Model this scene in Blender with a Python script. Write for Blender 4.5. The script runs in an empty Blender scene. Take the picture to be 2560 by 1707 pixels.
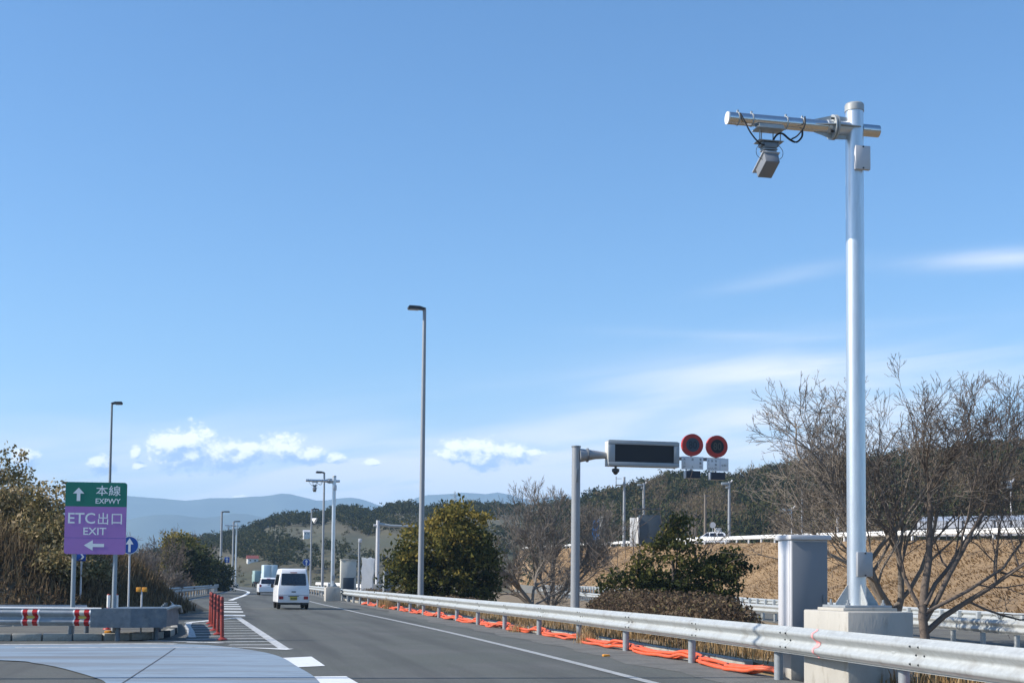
import bpy, bmesh, math, random
import numpy as np
from mathutils import Vector, Matrix

random.seed(7)
RNG = np.random.default_rng(11)
SC = bpy.context.scene
COL = SC.collection
R = math.radians

# ------------------------------------------------------------------ camera
F, TH, RO, CX, PY, EYE = 3340.0, R(3.3), 0.010, 1280.0, 1261.0, 1.383
cd = bpy.data.cameras.new('camera')
cam = bpy.data.objects.new('camera', cd); COL.objects.link(cam)
_right, _up, _fw = Vector((1, 0, 0)), Vector((0, -math.sin(TH), math.cos(TH))), Vector((0, math.cos(TH), math.sin(TH)))
_r2 = _right * math.cos(RO) + _up * math.sin(RO)
_u2 = _up * math.cos(RO) - _right * math.sin(RO)
cam.matrix_world = Matrix(((_r2.x, _u2.x, -_fw.x, 0), (_r2.y, _u2.y, -_fw.y, 0), (_r2.z, _u2.z, -_fw.z, EYE), (0, 0, 0, 1)))
cd.sensor_width = 36.0
cd.lens = F / 2560 * 36
cd.shift_y = (PY - 853.5) / 2560
cd.clip_start = 0.05
cd.clip_end = 60000
SC.camera = cam

def ray(x, y):
    return _fw + _r2 * ((x - CX) / F) + _u2 * (-(y - PY) / F)
def P(x, y, Y):
    """the point at distance Y ahead that a measured photo position stands for"""
    d = ray(x, y); return Vector((0, 0, EYE)) + d * (Y / d.y)
def G(x, y, z=0.0):
    d = ray(x, y); return Vector((0, 0, EYE)) + d * ((z - EYE) / d.z)

# ------------------------------------------------------------------ light
SUN_AZ = Vector((-0.987, -0.158))
SUN_EL = R(35)
sd = Vector((SUN_AZ.x * math.cos(SUN_EL), SUN_AZ.y * math.cos(SUN_EL), math.sin(SUN_EL)))
sl = bpy.data.lights.new('sun', 'SUN'); sl.energy = 4.6; sl.angle = R(0.5); sl.color = (1.0, 0.93, 0.83)
so = bpy.data.objects.new('sun', sl); COL.objects.link(so)
so.rotation_euler = sd.to_track_quat('Z', 'Y').to_euler()
so.location = (-60, -20, 60)

SC.view_settings.view_transform = 'Standard'
SC.view_settings.look = 'None'
SC.view_settings.gamma = 1.0
SC.view_settings.use_curve_mapping = False
SC.view_settings.exposure = 0.6
SC.cycles.max_bounces = 6
SC.cycles.diffuse_bounces = 3
SC.cycles.glossy_bounces = 3
SC.cycles.transmission_bounces = 4
SC.cycles.volume_bounces = 2
SC.cycles.transparent_max_bounces = 12
SC.cycles.sample_clamp_indirect = 6
SC.cycles.use_denoising = True
try:
    SC.cycles.denoiser = 'OPENIMAGEDENOISE'
except Exception:
    pass

SKY_STRENGTH = 0.125
world = bpy.data.worlds.new('World'); SC.world = world; world.use_nodes = True
def build_world():
    nt = world.node_tree; nt.nodes.clear()
    N = lambda t: nt.nodes.new(t)
    L = nt.links.new
    out = N('ShaderNodeOutputWorld')
    sky = N('ShaderNodeTexSky'); sky.sky_type = 'NISHITA'; sky.sun_disc = False
    sky.sun_elevation = SUN_EL; sky.sun_rotation = math.atan2(SUN_AZ.x, SUN_AZ.y)
    sky.altitude = 60; sky.air_density = 1.0; sky.dust_density = 0.6; sky.ozone_density = 4.0
    hs = N('ShaderNodeHueSaturation'); hs.inputs['Saturation'].default_value = 1.17; L(sky.outputs[0], hs.inputs['Color'])
    bg = N('ShaderNodeBackground'); L(hs.outputs[0], bg.inputs[0]); bg.inputs[1].default_value = SKY_STRENGTH
    # ---- clouds, laid out by direction
    def cloud_uv(x, y):
        d = ray(x, y); return d.x / d.y, d.z / d.y
    def math_(tree, op, a, b=None, c=None, clamp=False):
        n = tree.nodes.new('ShaderNodeMath'); n.operation = op; n.use_clamp = clamp
        for i, v in enumerate((a, b, c)):
            if v is None: continue
            if isinstance(v, (int, float)): n.inputs[i].default_value = v
            else: tree.links.new(v, n.inputs[i])
        return n.outputs[0]
    g = bpy.data.node_groups.new('cumulus', 'ShaderNodeTree')
    g.interface.new_socket('U', in_out='INPUT', socket_type='NodeSocketFloat')
    g.interface.new_socket('V', in_out='INPUT', socket_type='NodeSocketFloat')
    g.interface.new_socket('S', in_out='OUTPUT', socket_type='NodeSocketFloat')
    gi = g.nodes.new('NodeGroupInput'); go = g.nodes.new('NodeGroupOutput')
    U, V = gi.outputs[0], gi.outputs[1]
    puffs = [(470, 1128, 105, 58, 34), (432, 1105, 62, 40, 40), (482, 1092, 46, 34, 36), (560, 1130, 90, 34, 36), (618, 1122, 52, 32, 34),
             (705, 1112, 70, 34, 26), (770, 1125, 62, 22, 20), (838, 1132, 46, 14, 12),
             (1140, 1118, 52, 34, 26), (1205, 1128, 74, 40, 34), (1282, 1122, 60, 24, 24), (1330, 1116, 40, 10, 10),
             (68, 1138, 42, 26, 20), (258, 1150, 44, 22, 22), (340, 1118, 16, 16, 16), (352, 1150, 22, 9, 8), (600, 1232, 55, 9, 7), (930, 1140, 26, 8, 8)]
    best = None
    for (x, y, a, bt, bb) in puffs:
        u, v = cloud_uv(x, y + 14); a *= 1.08 / F; bt *= 1.4 / F; bb *= 1.4 / F
        du = math_(g, 'DIVIDE', math_(g, 'SUBTRACT', U, u), a)
        dv = math_(g, 'SUBTRACT', V, v)
        up = math_(g, 'DIVIDE', math_(g, 'MAXIMUM', dv, 0.0), bt)
        dn = math_(g, 'DIVIDE', math_(g, 'MINIMUM', dv, 0.0), bb)
        q = math_(g, 'ADD', math_(g, 'MULTIPLY', du, du), math_(g, 'ADD', math_(g, 'MULTIPLY', up, up), math_(g, 'MULTIPLY', dn, dn)))
        e = math_(g, 'SUBTRACT', 1.0, math_(g, 'POWER', q, 0.6))
        best = e if best is None else math_(g, 'MAXIMUM', best, e)
    best = math_(g, 'MAXIMUM', best, -1.5)
    def billow(su, sv, z, det, rough):
        comb = g.nodes.new('ShaderNodeCombineXYZ')
        g.links.new(math_(g, 'MULTIPLY', U, su), comb.inputs[0]); g.links.new(math_(g, 'MULTIPLY', V, sv), comb.inputs[1]); comb.inputs[2].default_value = z
        nz = g.nodes.new('ShaderNodeTexNoise'); nz.inputs['Scale'].default_value = 1.0; nz.inputs['Detail'].default_value = det; nz.inputs['Roughness'].default_value = rough
        g.links.new(comb.outputs[0], nz.inputs['Vector']); return nz.outputs['Fac']
    big = math_(g, 'MULTIPLY', math_(g, 'SUBTRACT', billow(70.0, 95.0, 3.7, 3, 0.5), 0.5), 1.9)
    # rounded cauliflower detail: one minus the ridge of a finer noise
    fine = math_(g, 'ABSOLUTE', math_(g, 'SUBTRACT', billow(130.0, 165.0, 9.1, 5, 0.5), 0.5))
    fine = math_(g, 'MULTIPLY', math_(g, 'SUBTRACT', fine, 0.10), 1.7)
    g.links.new(math_(g, 'ADD', math_(g, 'MULTIPLY', best, 1.15), math_(g, 'ADD', big, fine)), go.inputs[0])
    tc = N('ShaderNodeTexCoord'); sx = N('ShaderNodeSeparateXYZ'); L(tc.outputs['Generated'], sx.inputs[0])
    yy = math_(nt, 'MAXIMUM', sx.outputs[1], 0.05)
    u = math_(nt, 'DIVIDE', sx.outputs[0], yy); v = math_(nt, 'DIVIDE', sx.outputs[2], yy)
    fwd = N('ShaderNodeMapRange'); fwd.interpolation_type = 'SMOOTHSTEP'; L(sx.outputs[1], fwd.inputs[0])
    fwd.inputs[1].default_value = 0.1; fwd.inputs[2].default_value = 0.5
    g1 = N('ShaderNodeGroup'); g1.node_tree = g; L(u, g1.inputs[0]); L(v, g1.inputs[1])
    g2 = N('ShaderNodeGroup'); g2.node_tree = g; L(math_(nt, 'ADD', u, -0.0040), g2.inputs[0]); L(math_(nt, 'ADD', v, 0.0046), g2.inputs[1])
    def smooth(val, a, b):
        n = N('ShaderNodeMapRange'); n.interpolation_type = 'SMOOTHSTEP'; L(val, n.inputs[0]); n.inputs[1].default_value = a; n.inputs[2].default_value = b; return n.outputs[0]
    alpha = math_(nt, 'MULTIPLY', smooth(g1.outputs[0], -0.05, 0.60), fwd.outputs[0])
    hgt = math_(nt, 'MULTIPLY', math_(nt, 'SUBTRACT', v, 0.0965), 30.0)
    lit = smooth(math_(nt, 'ADD', math_(nt, 'MULTIPLY', math_(nt, 'SUBTRACT', g1.outputs[0], g2.outputs[0]), 1.0), hgt), -0.55, 0.55)
    mixc = N('ShaderNodeMix'); mixc.data_type = 'RGBA'; L(lit, mixc.inputs[0])
    mixc.inputs[6].default_value = (0.30, 0.42, 0.66, 1); mixc.inputs[7].default_value = (1.0, 0.985, 0.955, 1)
    bgc = N('ShaderNodeBackground'); L(mixc.outputs[2], bgc.inputs[0]); bgc.inputs[1].default_value = 1.1
    # ---- thin high cloud
    def gauss(x, y, a, b, tilt=0.0):
        gu, gv = cloud_uv(x, y)
        du = math_(nt, 'SUBTRACT', u, gu); dv = math_(nt, 'SUBTRACT', math_(nt, 'SUBTRACT', v, gv), math_(nt, 'MULTIPLY', du, tilt))
        du = math_(nt, 'DIVIDE', du, a / F); dv = math_(nt, 'DIVIDE', dv, b / F)
        q = math_(nt, 'ADD', math_(nt, 'MULTIPLY', du, du), math_(nt, 'MULTIPLY', dv, dv))
        return math_(nt, 'POWER', 2.718, math_(nt, 'MULTIPLY', q, -1.0))
    cv = N('ShaderNodeCombineXYZ'); L(math_(nt, 'MULTIPLY', u, 5.0), cv.inputs[0])
    L(math_(nt, 'SUBTRACT', math_(nt, 'MULTIPLY', v, 42.0), math_(nt, 'MULTIPLY', u, 5.0)), cv.inputs[1])
    n2 = N('ShaderNodeTexNoise'); n2.inputs['Scale'].default_value = 1.0; n2.inputs['Detail'].default_value = 7; n2.inputs['Roughness'].default_value = 0.5; n2.inputs['Distortion'].default_value = 0.5
    L(cv.outputs[0], n2.inputs['Vector'])
    streak = smooth(n2.outputs['Fac'], 0.30, 0.68)
    veil = math_(nt, 'MULTIPLY', gauss(1960, 1010, 640, 130, 0.12), 0.95)
    veil = math_(nt, 'ADD', veil, math_(nt, 'MULTIPLY', gauss(1930, 915, 300, 28, 0.08), 0.5))
    veil = math_(nt, 'ADD', veil, math_(nt, 'MULTIPLY', gauss(2500, 648, 200, 24, 0.08), 0.62))
    veil = math_(nt, 'ADD', veil, math_(nt, 'MULTIPLY', gauss(1960, 690, 160, 20, 0.2), 0.26))
    veil = math_(nt, 'ADD', veil, math_(nt, 'MULTIPLY', gauss(1830, 838, 260, 12, -0.02), 0.20))
    veil = math_(nt, 'ADD', veil, math_(nt, 'MULTIPLY', gauss(1250, 1230, 1900, 140, 0.0), 1.5))
    cfac = math_(nt, 'MULTIPLY', math_(nt, 'MULTIPLY', veil, math_(nt, 'ADD', math_(nt, 'MULTIPLY', streak, 0.75), 0.30)), fwd.outputs[0], clamp=True)
    bgv = N('ShaderNodeBackground'); bgv.inputs[0].default_value = (0.93, 0.955, 1.0, 1); bgv.inputs[1].default_value = 0.80
    m1 = N('ShaderNodeMixShader'); L(cfac, m1.inputs[0]); L(bg.outputs[0], m1.inputs[1]); L(bgv.outputs[0], m1.inputs[2])
    m2 = N('ShaderNodeMixShader'); L(math_(nt, 'MULTIPLY', alpha, 0.93), m2.inputs[0]); L(m1.outputs[0], m2.inputs[1]); L(bgc.outputs[0], m2.inputs[2])
    L(m2.outputs[0], out.inputs[0])
build_world()
world.cycles.sampling_method = 'MANUAL'; world.cycles.sample_map_resolution = 512

# ------------------------------------------------------------------ materials
MAT = {}
def M(name, color, rough=0.6, metal=0.0, var=0.12, scale=6.0, bump=0.0, bscale=40.0, spec=0.5, stain=None, stain_scale=1.5, stain_lo=0.55, stain_hi=0.75, stretch=None, detail=6, streak=None):
    """procedural material: base colour broken up by noise, optional second-colour stains, optional bump"""
    if name in MAT: return MAT[name]
    m = bpy.data.materials.new(name); m.use_nodes = True; nt = m.node_tree
    b = nt.nodes['Principled BSDF']; b.inputs['Roughness'].default_value = rough; b.inputs['Metallic'].default_value = metal
    b.inputs['Specular IOR Level'].default_value = spec
    tc = nt.nodes.new('ShaderNodeTexCoord'); vec = tc.outputs['Object']
    if stretch:
        mp = nt.nodes.new('ShaderNodeMapping'); mp.inputs['Scale'].default_value = stretch; nt.links.new(vec, mp.inputs[0]); vec = mp.outputs[0]
    nz = nt.nodes.new('ShaderNodeTexNoise'); nz.inputs['Scale'].default_value = scale; nz.inputs['Detail'].default_value = detail; nz.inputs['Roughness'].default_value = 0.65
    nt.links.new(vec, nz.inputs['Vector'])
    rp = nt.nodes.new('ShaderNodeValToRGB'); c = Vector(color[:3])
    rp.color_ramp.elements[0].position = 0.28; rp.color_ramp.elements[1].position = 0.72
    rp.color_ramp.elements[0].color = (*(c * (1 - var)), 1); rp.color_ramp.elements[1].color = (*(c * (1 + var)), 1)
    nt.links.new(nz.outputs['Fac'], rp.inputs[0]); last = rp.outputs[0]
    if stain:
        n3 = nt.nodes.new('ShaderNodeTexNoise'); n3.inputs['Scale'].default_value = stain_scale; n3.inputs['Detail'].default_value = 8; n3.inputs['Roughness'].default_value = 0.7
        nt.links.new(vec, n3.inputs['Vector'])
        mr = nt.nodes.new('ShaderNodeMapRange'); mr.inputs[1].default_value = stain_lo; mr.inputs[2].default_value = stain_hi; nt.links.new(n3.outputs['Fac'], mr.inputs[0])
        mx = nt.nodes.new('ShaderNodeMix'); mx.data_type = 'RGBA'; nt.links.new(mr.outputs[0], mx.inputs[0]); nt.links.new(last, mx.inputs[6]); mx.inputs[7].default_value = (*stain, 1); last = mx.outputs[2]
    if streak:      # wear drawn out along the direction of travel: (colour, across, along, low, high, strength)
        sc_, ax_, al_, lo_, hi_, st_ = streak
        m5 = nt.nodes.new('ShaderNodeMapping'); m5.inputs['Rotation'].default_value = (0, 0, -R(12.4)); nt.links.new(tc.outputs['Object'], m5.inputs[0])
        m6 = nt.nodes.new('ShaderNodeMapping'); m6.inputs['Scale'].default_value = (ax_, al_, 1); nt.links.new(m5.outputs[0], m6.inputs[0])
        n5 = nt.nodes.new('ShaderNodeTexNoise'); n5.inputs['Scale'].default_value = 1.0; n5.inputs['Detail'].default_value = 5; nt.links.new(m6.outputs[0], n5.inputs['Vector'])
        r5 = nt.nodes.new('ShaderNodeMapRange'); r5.inputs[1].default_value = lo_; r5.inputs[2].default_value = hi_; r5.inputs[4].default_value = st_; nt.links.new(n5.outputs['Fac'], r5.inputs[0])
        x5 = nt.nodes.new('ShaderNodeMix'); x5.data_type = 'RGBA'; nt.links.new(r5.outputs[0], x5.inputs[0]); nt.links.new(last, x5.inputs[6]); x5.inputs[7].default_value = (*sc_, 1); last = x5.outputs[2]
    nt.links.new(last, b.inputs['Base Color'])
    if bump:
        n4 = nt.nodes.new('ShaderNodeTexNoise'); n4.inputs['Scale'].default_value = bscale; n4.inputs['Detail'].default_value = 4; nt.links.new(vec, n4.inputs['Vector'])
        bp = nt.nodes.new('ShaderNodeBump'); bp.inputs['Strength'].default_value = bump; bp.inputs['Distance'].default_value = 0.02
        nt.links.new(n4.outputs['Fac'], bp.inputs['Height']); nt.links.new(bp.outputs[0], b.inputs['Normal'])
    MAT[name] = m; return m

def leaf_mat(name, cols, trans=0.25, rough=0.65, island=0.35, spec=0.08):
    """foliage: colour chosen by the 'tint' attribute (one value per plant or clump) and varied a little leaf by leaf"""
    m = bpy.data.materials.new(name); m.use_nodes = True; nt = m.node_tree
    b = nt.nodes['Principled BSDF']; b.inputs['Roughness'].default_value = rough; b.inputs['Specular IOR Level'].default_value = spec
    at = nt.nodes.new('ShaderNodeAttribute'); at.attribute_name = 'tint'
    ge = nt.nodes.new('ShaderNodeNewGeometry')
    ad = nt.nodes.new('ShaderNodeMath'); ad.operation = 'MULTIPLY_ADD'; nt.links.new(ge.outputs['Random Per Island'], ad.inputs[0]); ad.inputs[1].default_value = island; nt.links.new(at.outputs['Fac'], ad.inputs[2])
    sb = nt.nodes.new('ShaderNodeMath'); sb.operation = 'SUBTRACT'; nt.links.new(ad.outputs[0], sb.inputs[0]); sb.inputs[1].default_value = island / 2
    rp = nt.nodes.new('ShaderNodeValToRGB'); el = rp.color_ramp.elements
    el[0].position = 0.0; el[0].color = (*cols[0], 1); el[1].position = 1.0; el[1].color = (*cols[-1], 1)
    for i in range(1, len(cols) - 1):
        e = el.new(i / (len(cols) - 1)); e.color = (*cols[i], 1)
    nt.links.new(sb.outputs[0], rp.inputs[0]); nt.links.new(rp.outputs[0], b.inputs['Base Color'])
    if trans:
        t = nt.nodes.new('ShaderNodeBsdfTranslucent'); nt.links.new(rp.outputs[0], t.inputs[0])
        mx = nt.nodes.new('ShaderNodeMixShader'); mx.inputs[0].default_value = trans
        nt.links.new(b.outputs[0], mx.inputs[1]); nt.links.new(t.outputs[0], mx.inputs[2]); nt.links.new(mx.outputs[0], nt.nodes['Material Output'].inputs[0])
    MAT[name] = m; return m

M('asphalt', (0.110, 0.117, 0.105), 0.85, spec=0.2, var=0.42, scale=26, streak=((0.075, 0.077, 0.074), 1.1, 0.05, 0.46, 0.64, 0.7), bump=0.5, bscale=90, stain=(0.135, 0.135, 0.13), stain_scale=0.35, stain_lo=0.42, stain_hi=0.72, detail=9)
M('old_asphalt', (0.15, 0.145, 0.125), 0.88, spec=0.2, var=0.35, scale=35, bump=0.5, bscale=80, stain=(0.10, 0.10, 0.095), stain_scale=0.8, stain_lo=0.45, stain_hi=0.7)
M('dark_asphalt', (0.030, 0.038, 0.042), 0.9, spec=0.05, var=0.2, scale=50, bump=0.4, bscale=90)
M('gritty_shoulder', (0.15, 0.148, 0.135), 0.9, var=0.25, scale=12, bump=0.6, bscale=60, stain=(0.10, 0.10, 0.09), stain_scale=1.2, stain_lo=0.45, stain_hi=0.65)
M('apron', (0.235, 0.30, 0.365), 0.75, spec=0.25, var=0.16, scale=9, streak=((0.17, 0.175, 0.175), 0.22, 1.3, 0.50, 0.66, 0.75), bump=0.15, bscale=70, stain=(0.155, 0.19, 0.23), stain_scale=1.1, stain_lo=0.5, stain_hi=0.72, stretch=(0.25, 1.6, 1))
M('joint', (0.07, 0.075, 0.08), 0.9, var=0.3, scale=8)
M('road_paint', (0.72, 0.73, 0.71), 0.65, var=0.06, scale=18, stain=(0.42, 0.42, 0.40), stain_scale=5, stain_lo=0.55, stain_hi=0.72)
M('worn_paint', (0.55, 0.555, 0.54), 0.7, var=0.10, scale=18, stain=(0.20, 0.20, 0.195), stain_scale=6, stain_lo=0.46, stain_hi=0.68)
M('faded_line', (0.40, 0.41, 0.40), 0.7, var=0.12, scale=12, stain=(0.2, 0.2, 0.195), stain_scale=7, stain_lo=0.45, stain_hi=0.7)
M('concrete', (0.42, 0.40, 0.355), 0.85, var=0.07, scale=3, bump=0.2, bscale=25, stain=(0.235, 0.21, 0.165), stain_scale=5.0, stain_lo=0.55, stain_hi=0.78, stretch=(1, 1, 0.35))
M('kerb_concrete', (0.36, 0.345, 0.30), 0.9, var=0.15, scale=6, bump=0.3, bscale=30, stain=(0.18, 0.165, 0.14), stain_scale=4, stain_lo=0.5, stain_hi=0.75)
M('galvanised', (0.42, 0.44, 0.435), 0.5, metal=0.25, var=0.14, scale=14, bump=0.03, bscale=20, stain=(0.28, 0.275, 0.255), stain_scale=2.6, stain_lo=0.52, stain_hi=0.78, detail=10)
M('galvanised_old', (0.31, 0.335, 0.35), 0.5, metal=0.25, var=0.14, scale=7, stain=(0.22, 0.23, 0.24), stain_scale=3, stain_lo=0.5, stain_hi=0.75)
M('galvanised_pole', (0.62, 0.66, 0.69), 0.36, metal=0.75, var=0.10, scale=5, stretch=(6, 6, 0.6), bump=0.02)
M('steel_arm', (0.66, 0.67, 0.68), 0.2, metal=0.95, var=0.06, scale=9)
M('barrier_steel', (0.115, 0.145, 0.175), 0.5, metal=0.25, var=0.25, scale=6, stain=(0.19, 0.21, 0.22), stain_scale=4, stain_lo=0.5, stain_hi=0.7)
M('dark_metal', (0.05, 0.055, 0.06), 0.5, metal=0.4, var=0.15)
M('black_rubber', (0.015, 0.015, 0.016), 0.7, var=0.2)
M('cabinet_grey', (0.20, 0.21, 0.225), 0.45, var=0.03, scale=4)
M('cabinet_light', (0.55, 0.55, 0.56), 0.4, var=0.03, scale=4)
M('cream_paint', (0.55, 0.53, 0.46), 0.5, var=0.05)
M('lamp_grey', (0.20, 0.215, 0.225), 0.5, metal=0.3, var=0.1)
M('lamp_dark', (0.045, 0.045, 0.048), 0.5, var=0.15)
M('pole_grey', (0.30, 0.315, 0.33), 0.5, metal=0.2, var=0.10, stretch=(3, 3, 0.5))
M('sign_post', (0.27, 0.31, 0.335), 0.55, metal=0.2, var=0.08)
M('sign_green', (0.0, 0.15, 0.10), 0.4, var=0.04, scale=3)
M('sign_purple', (0.33, 0.155, 0.42), 0.4, var=0.04, scale=3)
M('sign_white', (0.72, 0.74, 0.74), 0.45, var=0.04)
M('sign_blue', (0.0, 0.055, 0.30), 0.4, var=0.05)
M('sign_red', (0.42, 0.025, 0.015), 0.45, var=0.08)
M('sign_back', (0.36, 0.37, 0.38), 0.5, metal=0.4, var=0.08)
M('vms_case', (0.33, 0.36, 0.375), 0.5, metal=0.2, var=0.07, scale=3)
M('vms_cream', (0.62, 0.60, 0.54), 0.5, var=0.05)
M('led_black', (0.012, 0.013, 0.016), 0.6, var=0.3, scale=60)
M('led_blue', (0.035, 0.055, 0.075), 0.5, var=0.3, scale=60)
M('dim_text', (0.075, 0.07, 0.055), 0.7, var=0.1)
M('dim_text_blue', (0.02, 0.03, 0.042), 0.7, var=0.1)
M('black_print', (0.03, 0.03, 0.035), 0.6, var=0.1)
M('dark_screen', (0.012, 0.015, 0.03), 0.35, var=0.2)
M('post_red', (0.27, 0.036, 0.026), 0.5, var=0.12)
M('post_dark', (0.10, 0.014, 0.016), 0.45, var=0.1)
M('orange_pipe', (0.66, 0.105, 0.035), 0.5, var=0.18, scale=12, stain=(0.36, 0.13, 0.07), stain_scale=5, stain_lo=0.5, stain_hi=0.75)
M('reflector_red', (0.42, 0.02, 0.02), 0.35, var=0.05)
M('reflector_yellow', (0.62, 0.47, 0.10), 0.4, var=0.05)
M('amber', (0.70, 0.30, 0.03), 0.4, var=0.08)
M('white_paint', (0.78, 0.78, 0.76), 0.5, var=0.05)
M('pink_spray', (0.80, 0.33, 0.33), 0.7, var=0.1, scale=25)
M('car_white', (0.82, 0.83, 0.84), 0.22, var=0.02, spec=0.6)
M('car_glass', (0.012, 0.018, 0.03), 0.08, var=0.1, spec=0.7)
M('car_trim', (0.02, 0.02, 0.022), 0.5, var=0.1)
M('tail_lamp', (0.30, 0.012, 0.022), 0.15, var=0.1)
M('plate_yellow', (0.55, 0.44, 0.07), 0.5, var=0.05)
M('plate_text', (0.05, 0.06, 0.03), 0.5)
M('truck_pale', (0.55, 0.66, 0.70), 0.4, var=0.05)
M('truck_teal', (0.30, 0.42, 0.40), 0.4, var=0.08)
M('tyre', (0.018, 0.018, 0.018), 0.85, var=0.2)
M('rim', (0.35, 0.36, 0.37), 0.35, metal=0.6, var=0.1)
M('bark', (0.125, 0.098, 0.078), 0.9, var=0.3, scale=12, bump=0.5, bscale=30)
M('bark_pale', (0.19, 0.16, 0.13), 0.9, var=0.25, scale=12, bump=0.4, bscale=30)
M('soil', (0.16, 0.115, 0.07), 0.95, var=0.3, scale=2.5, bump=0.6, bscale=12, stain=(0.28, 0.20, 0.10), stain_scale=0.8, stain_lo=0.4, stain_hi=0.65)
M('dry_grass_ground', (0.27, 0.175, 0.085), 0.95, var=0.32, scale=1.6, bump=0.8, bscale=5, stain=(0.17, 0.11, 0.055), stain_scale=0.35, stain_lo=0.48, stain_hi=0.68)
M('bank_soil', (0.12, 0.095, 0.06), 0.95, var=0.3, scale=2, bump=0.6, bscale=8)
M('field_ground', (0.092, 0.080, 0.045), 0.95, var=0.35, scale=0.05, stain=(0.062, 0.064, 0.034), stain_scale=0.02, stain_lo=0.45, stain_hi=0.6, detail=9)
M('mountain', (0.06, 0.075, 0.05), 0.95, var=0.3, scale=0.004)
M('tarp_white', (0.74, 0.74, 0.72), 0.6, var=0.06, scale=3)
M('house_white', (0.70, 0.69, 0.66), 0.7, var=0.05)
M('roof_red', (0.22, 0.06, 0.05), 0.7, var=0.15)
M('board_dark', (0.035, 0.05, 0.065), 0.6, var=0.15)
M('banner_blue', (0.02, 0.20, 0.52), 0.5, var=0.08)
M('greenhouse', (0.36, 0.38, 0.42), 0.35, var=0.15, scale=1.5)
leaf_mat('leaf_green', [(0.026, 0.034, 0.015), (0.058, 0.070, 0.024), (0.14, 0.13, 0.036), (0.29, 0.22, 0.055)], spec=0.05, trans=0.3, rough=0.8)
leaf_mat('leaf_olive', [(0.065, 0.058, 0.026), (0.15, 0.13, 0.055), (0.27, 0.22, 0.105), (0.42, 0.33, 0.20)], island=0.5)
leaf_mat('leaf_brown', island=0.5, cols=[(0.07, 0.048, 0.032), (0.13, 0.09, 0.055), (0.20, 0.145, 0.09), (0.16, 0.17, 0.05)])
leaf_mat('hedge_leaf', [(0.075, 0.052, 0.036), (0.13, 0.092, 0.062), (0.19, 0.145, 0.085), (0.20, 0.19, 0.07)], island=0.55)
leaf_mat('forest_leaf', [(0.022, 0.032, 0.016), (0.048, 0.058, 0.026), (0.090, 0.088, 0.036), (0.14, 0.112, 0.060), (0.20, 0.15, 0.10)], trans=0.2, rough=0.9, spec=0.02)
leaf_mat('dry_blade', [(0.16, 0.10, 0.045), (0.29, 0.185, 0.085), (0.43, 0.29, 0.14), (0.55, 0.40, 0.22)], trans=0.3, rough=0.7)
leaf_mat('tall_blade', [(0.08, 0.058, 0.034), (0.14, 0.10, 0.056), (0.21, 0.15, 0.085), (0.25, 0.19, 0.11)], trans=0.25, rough=0.7)

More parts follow.
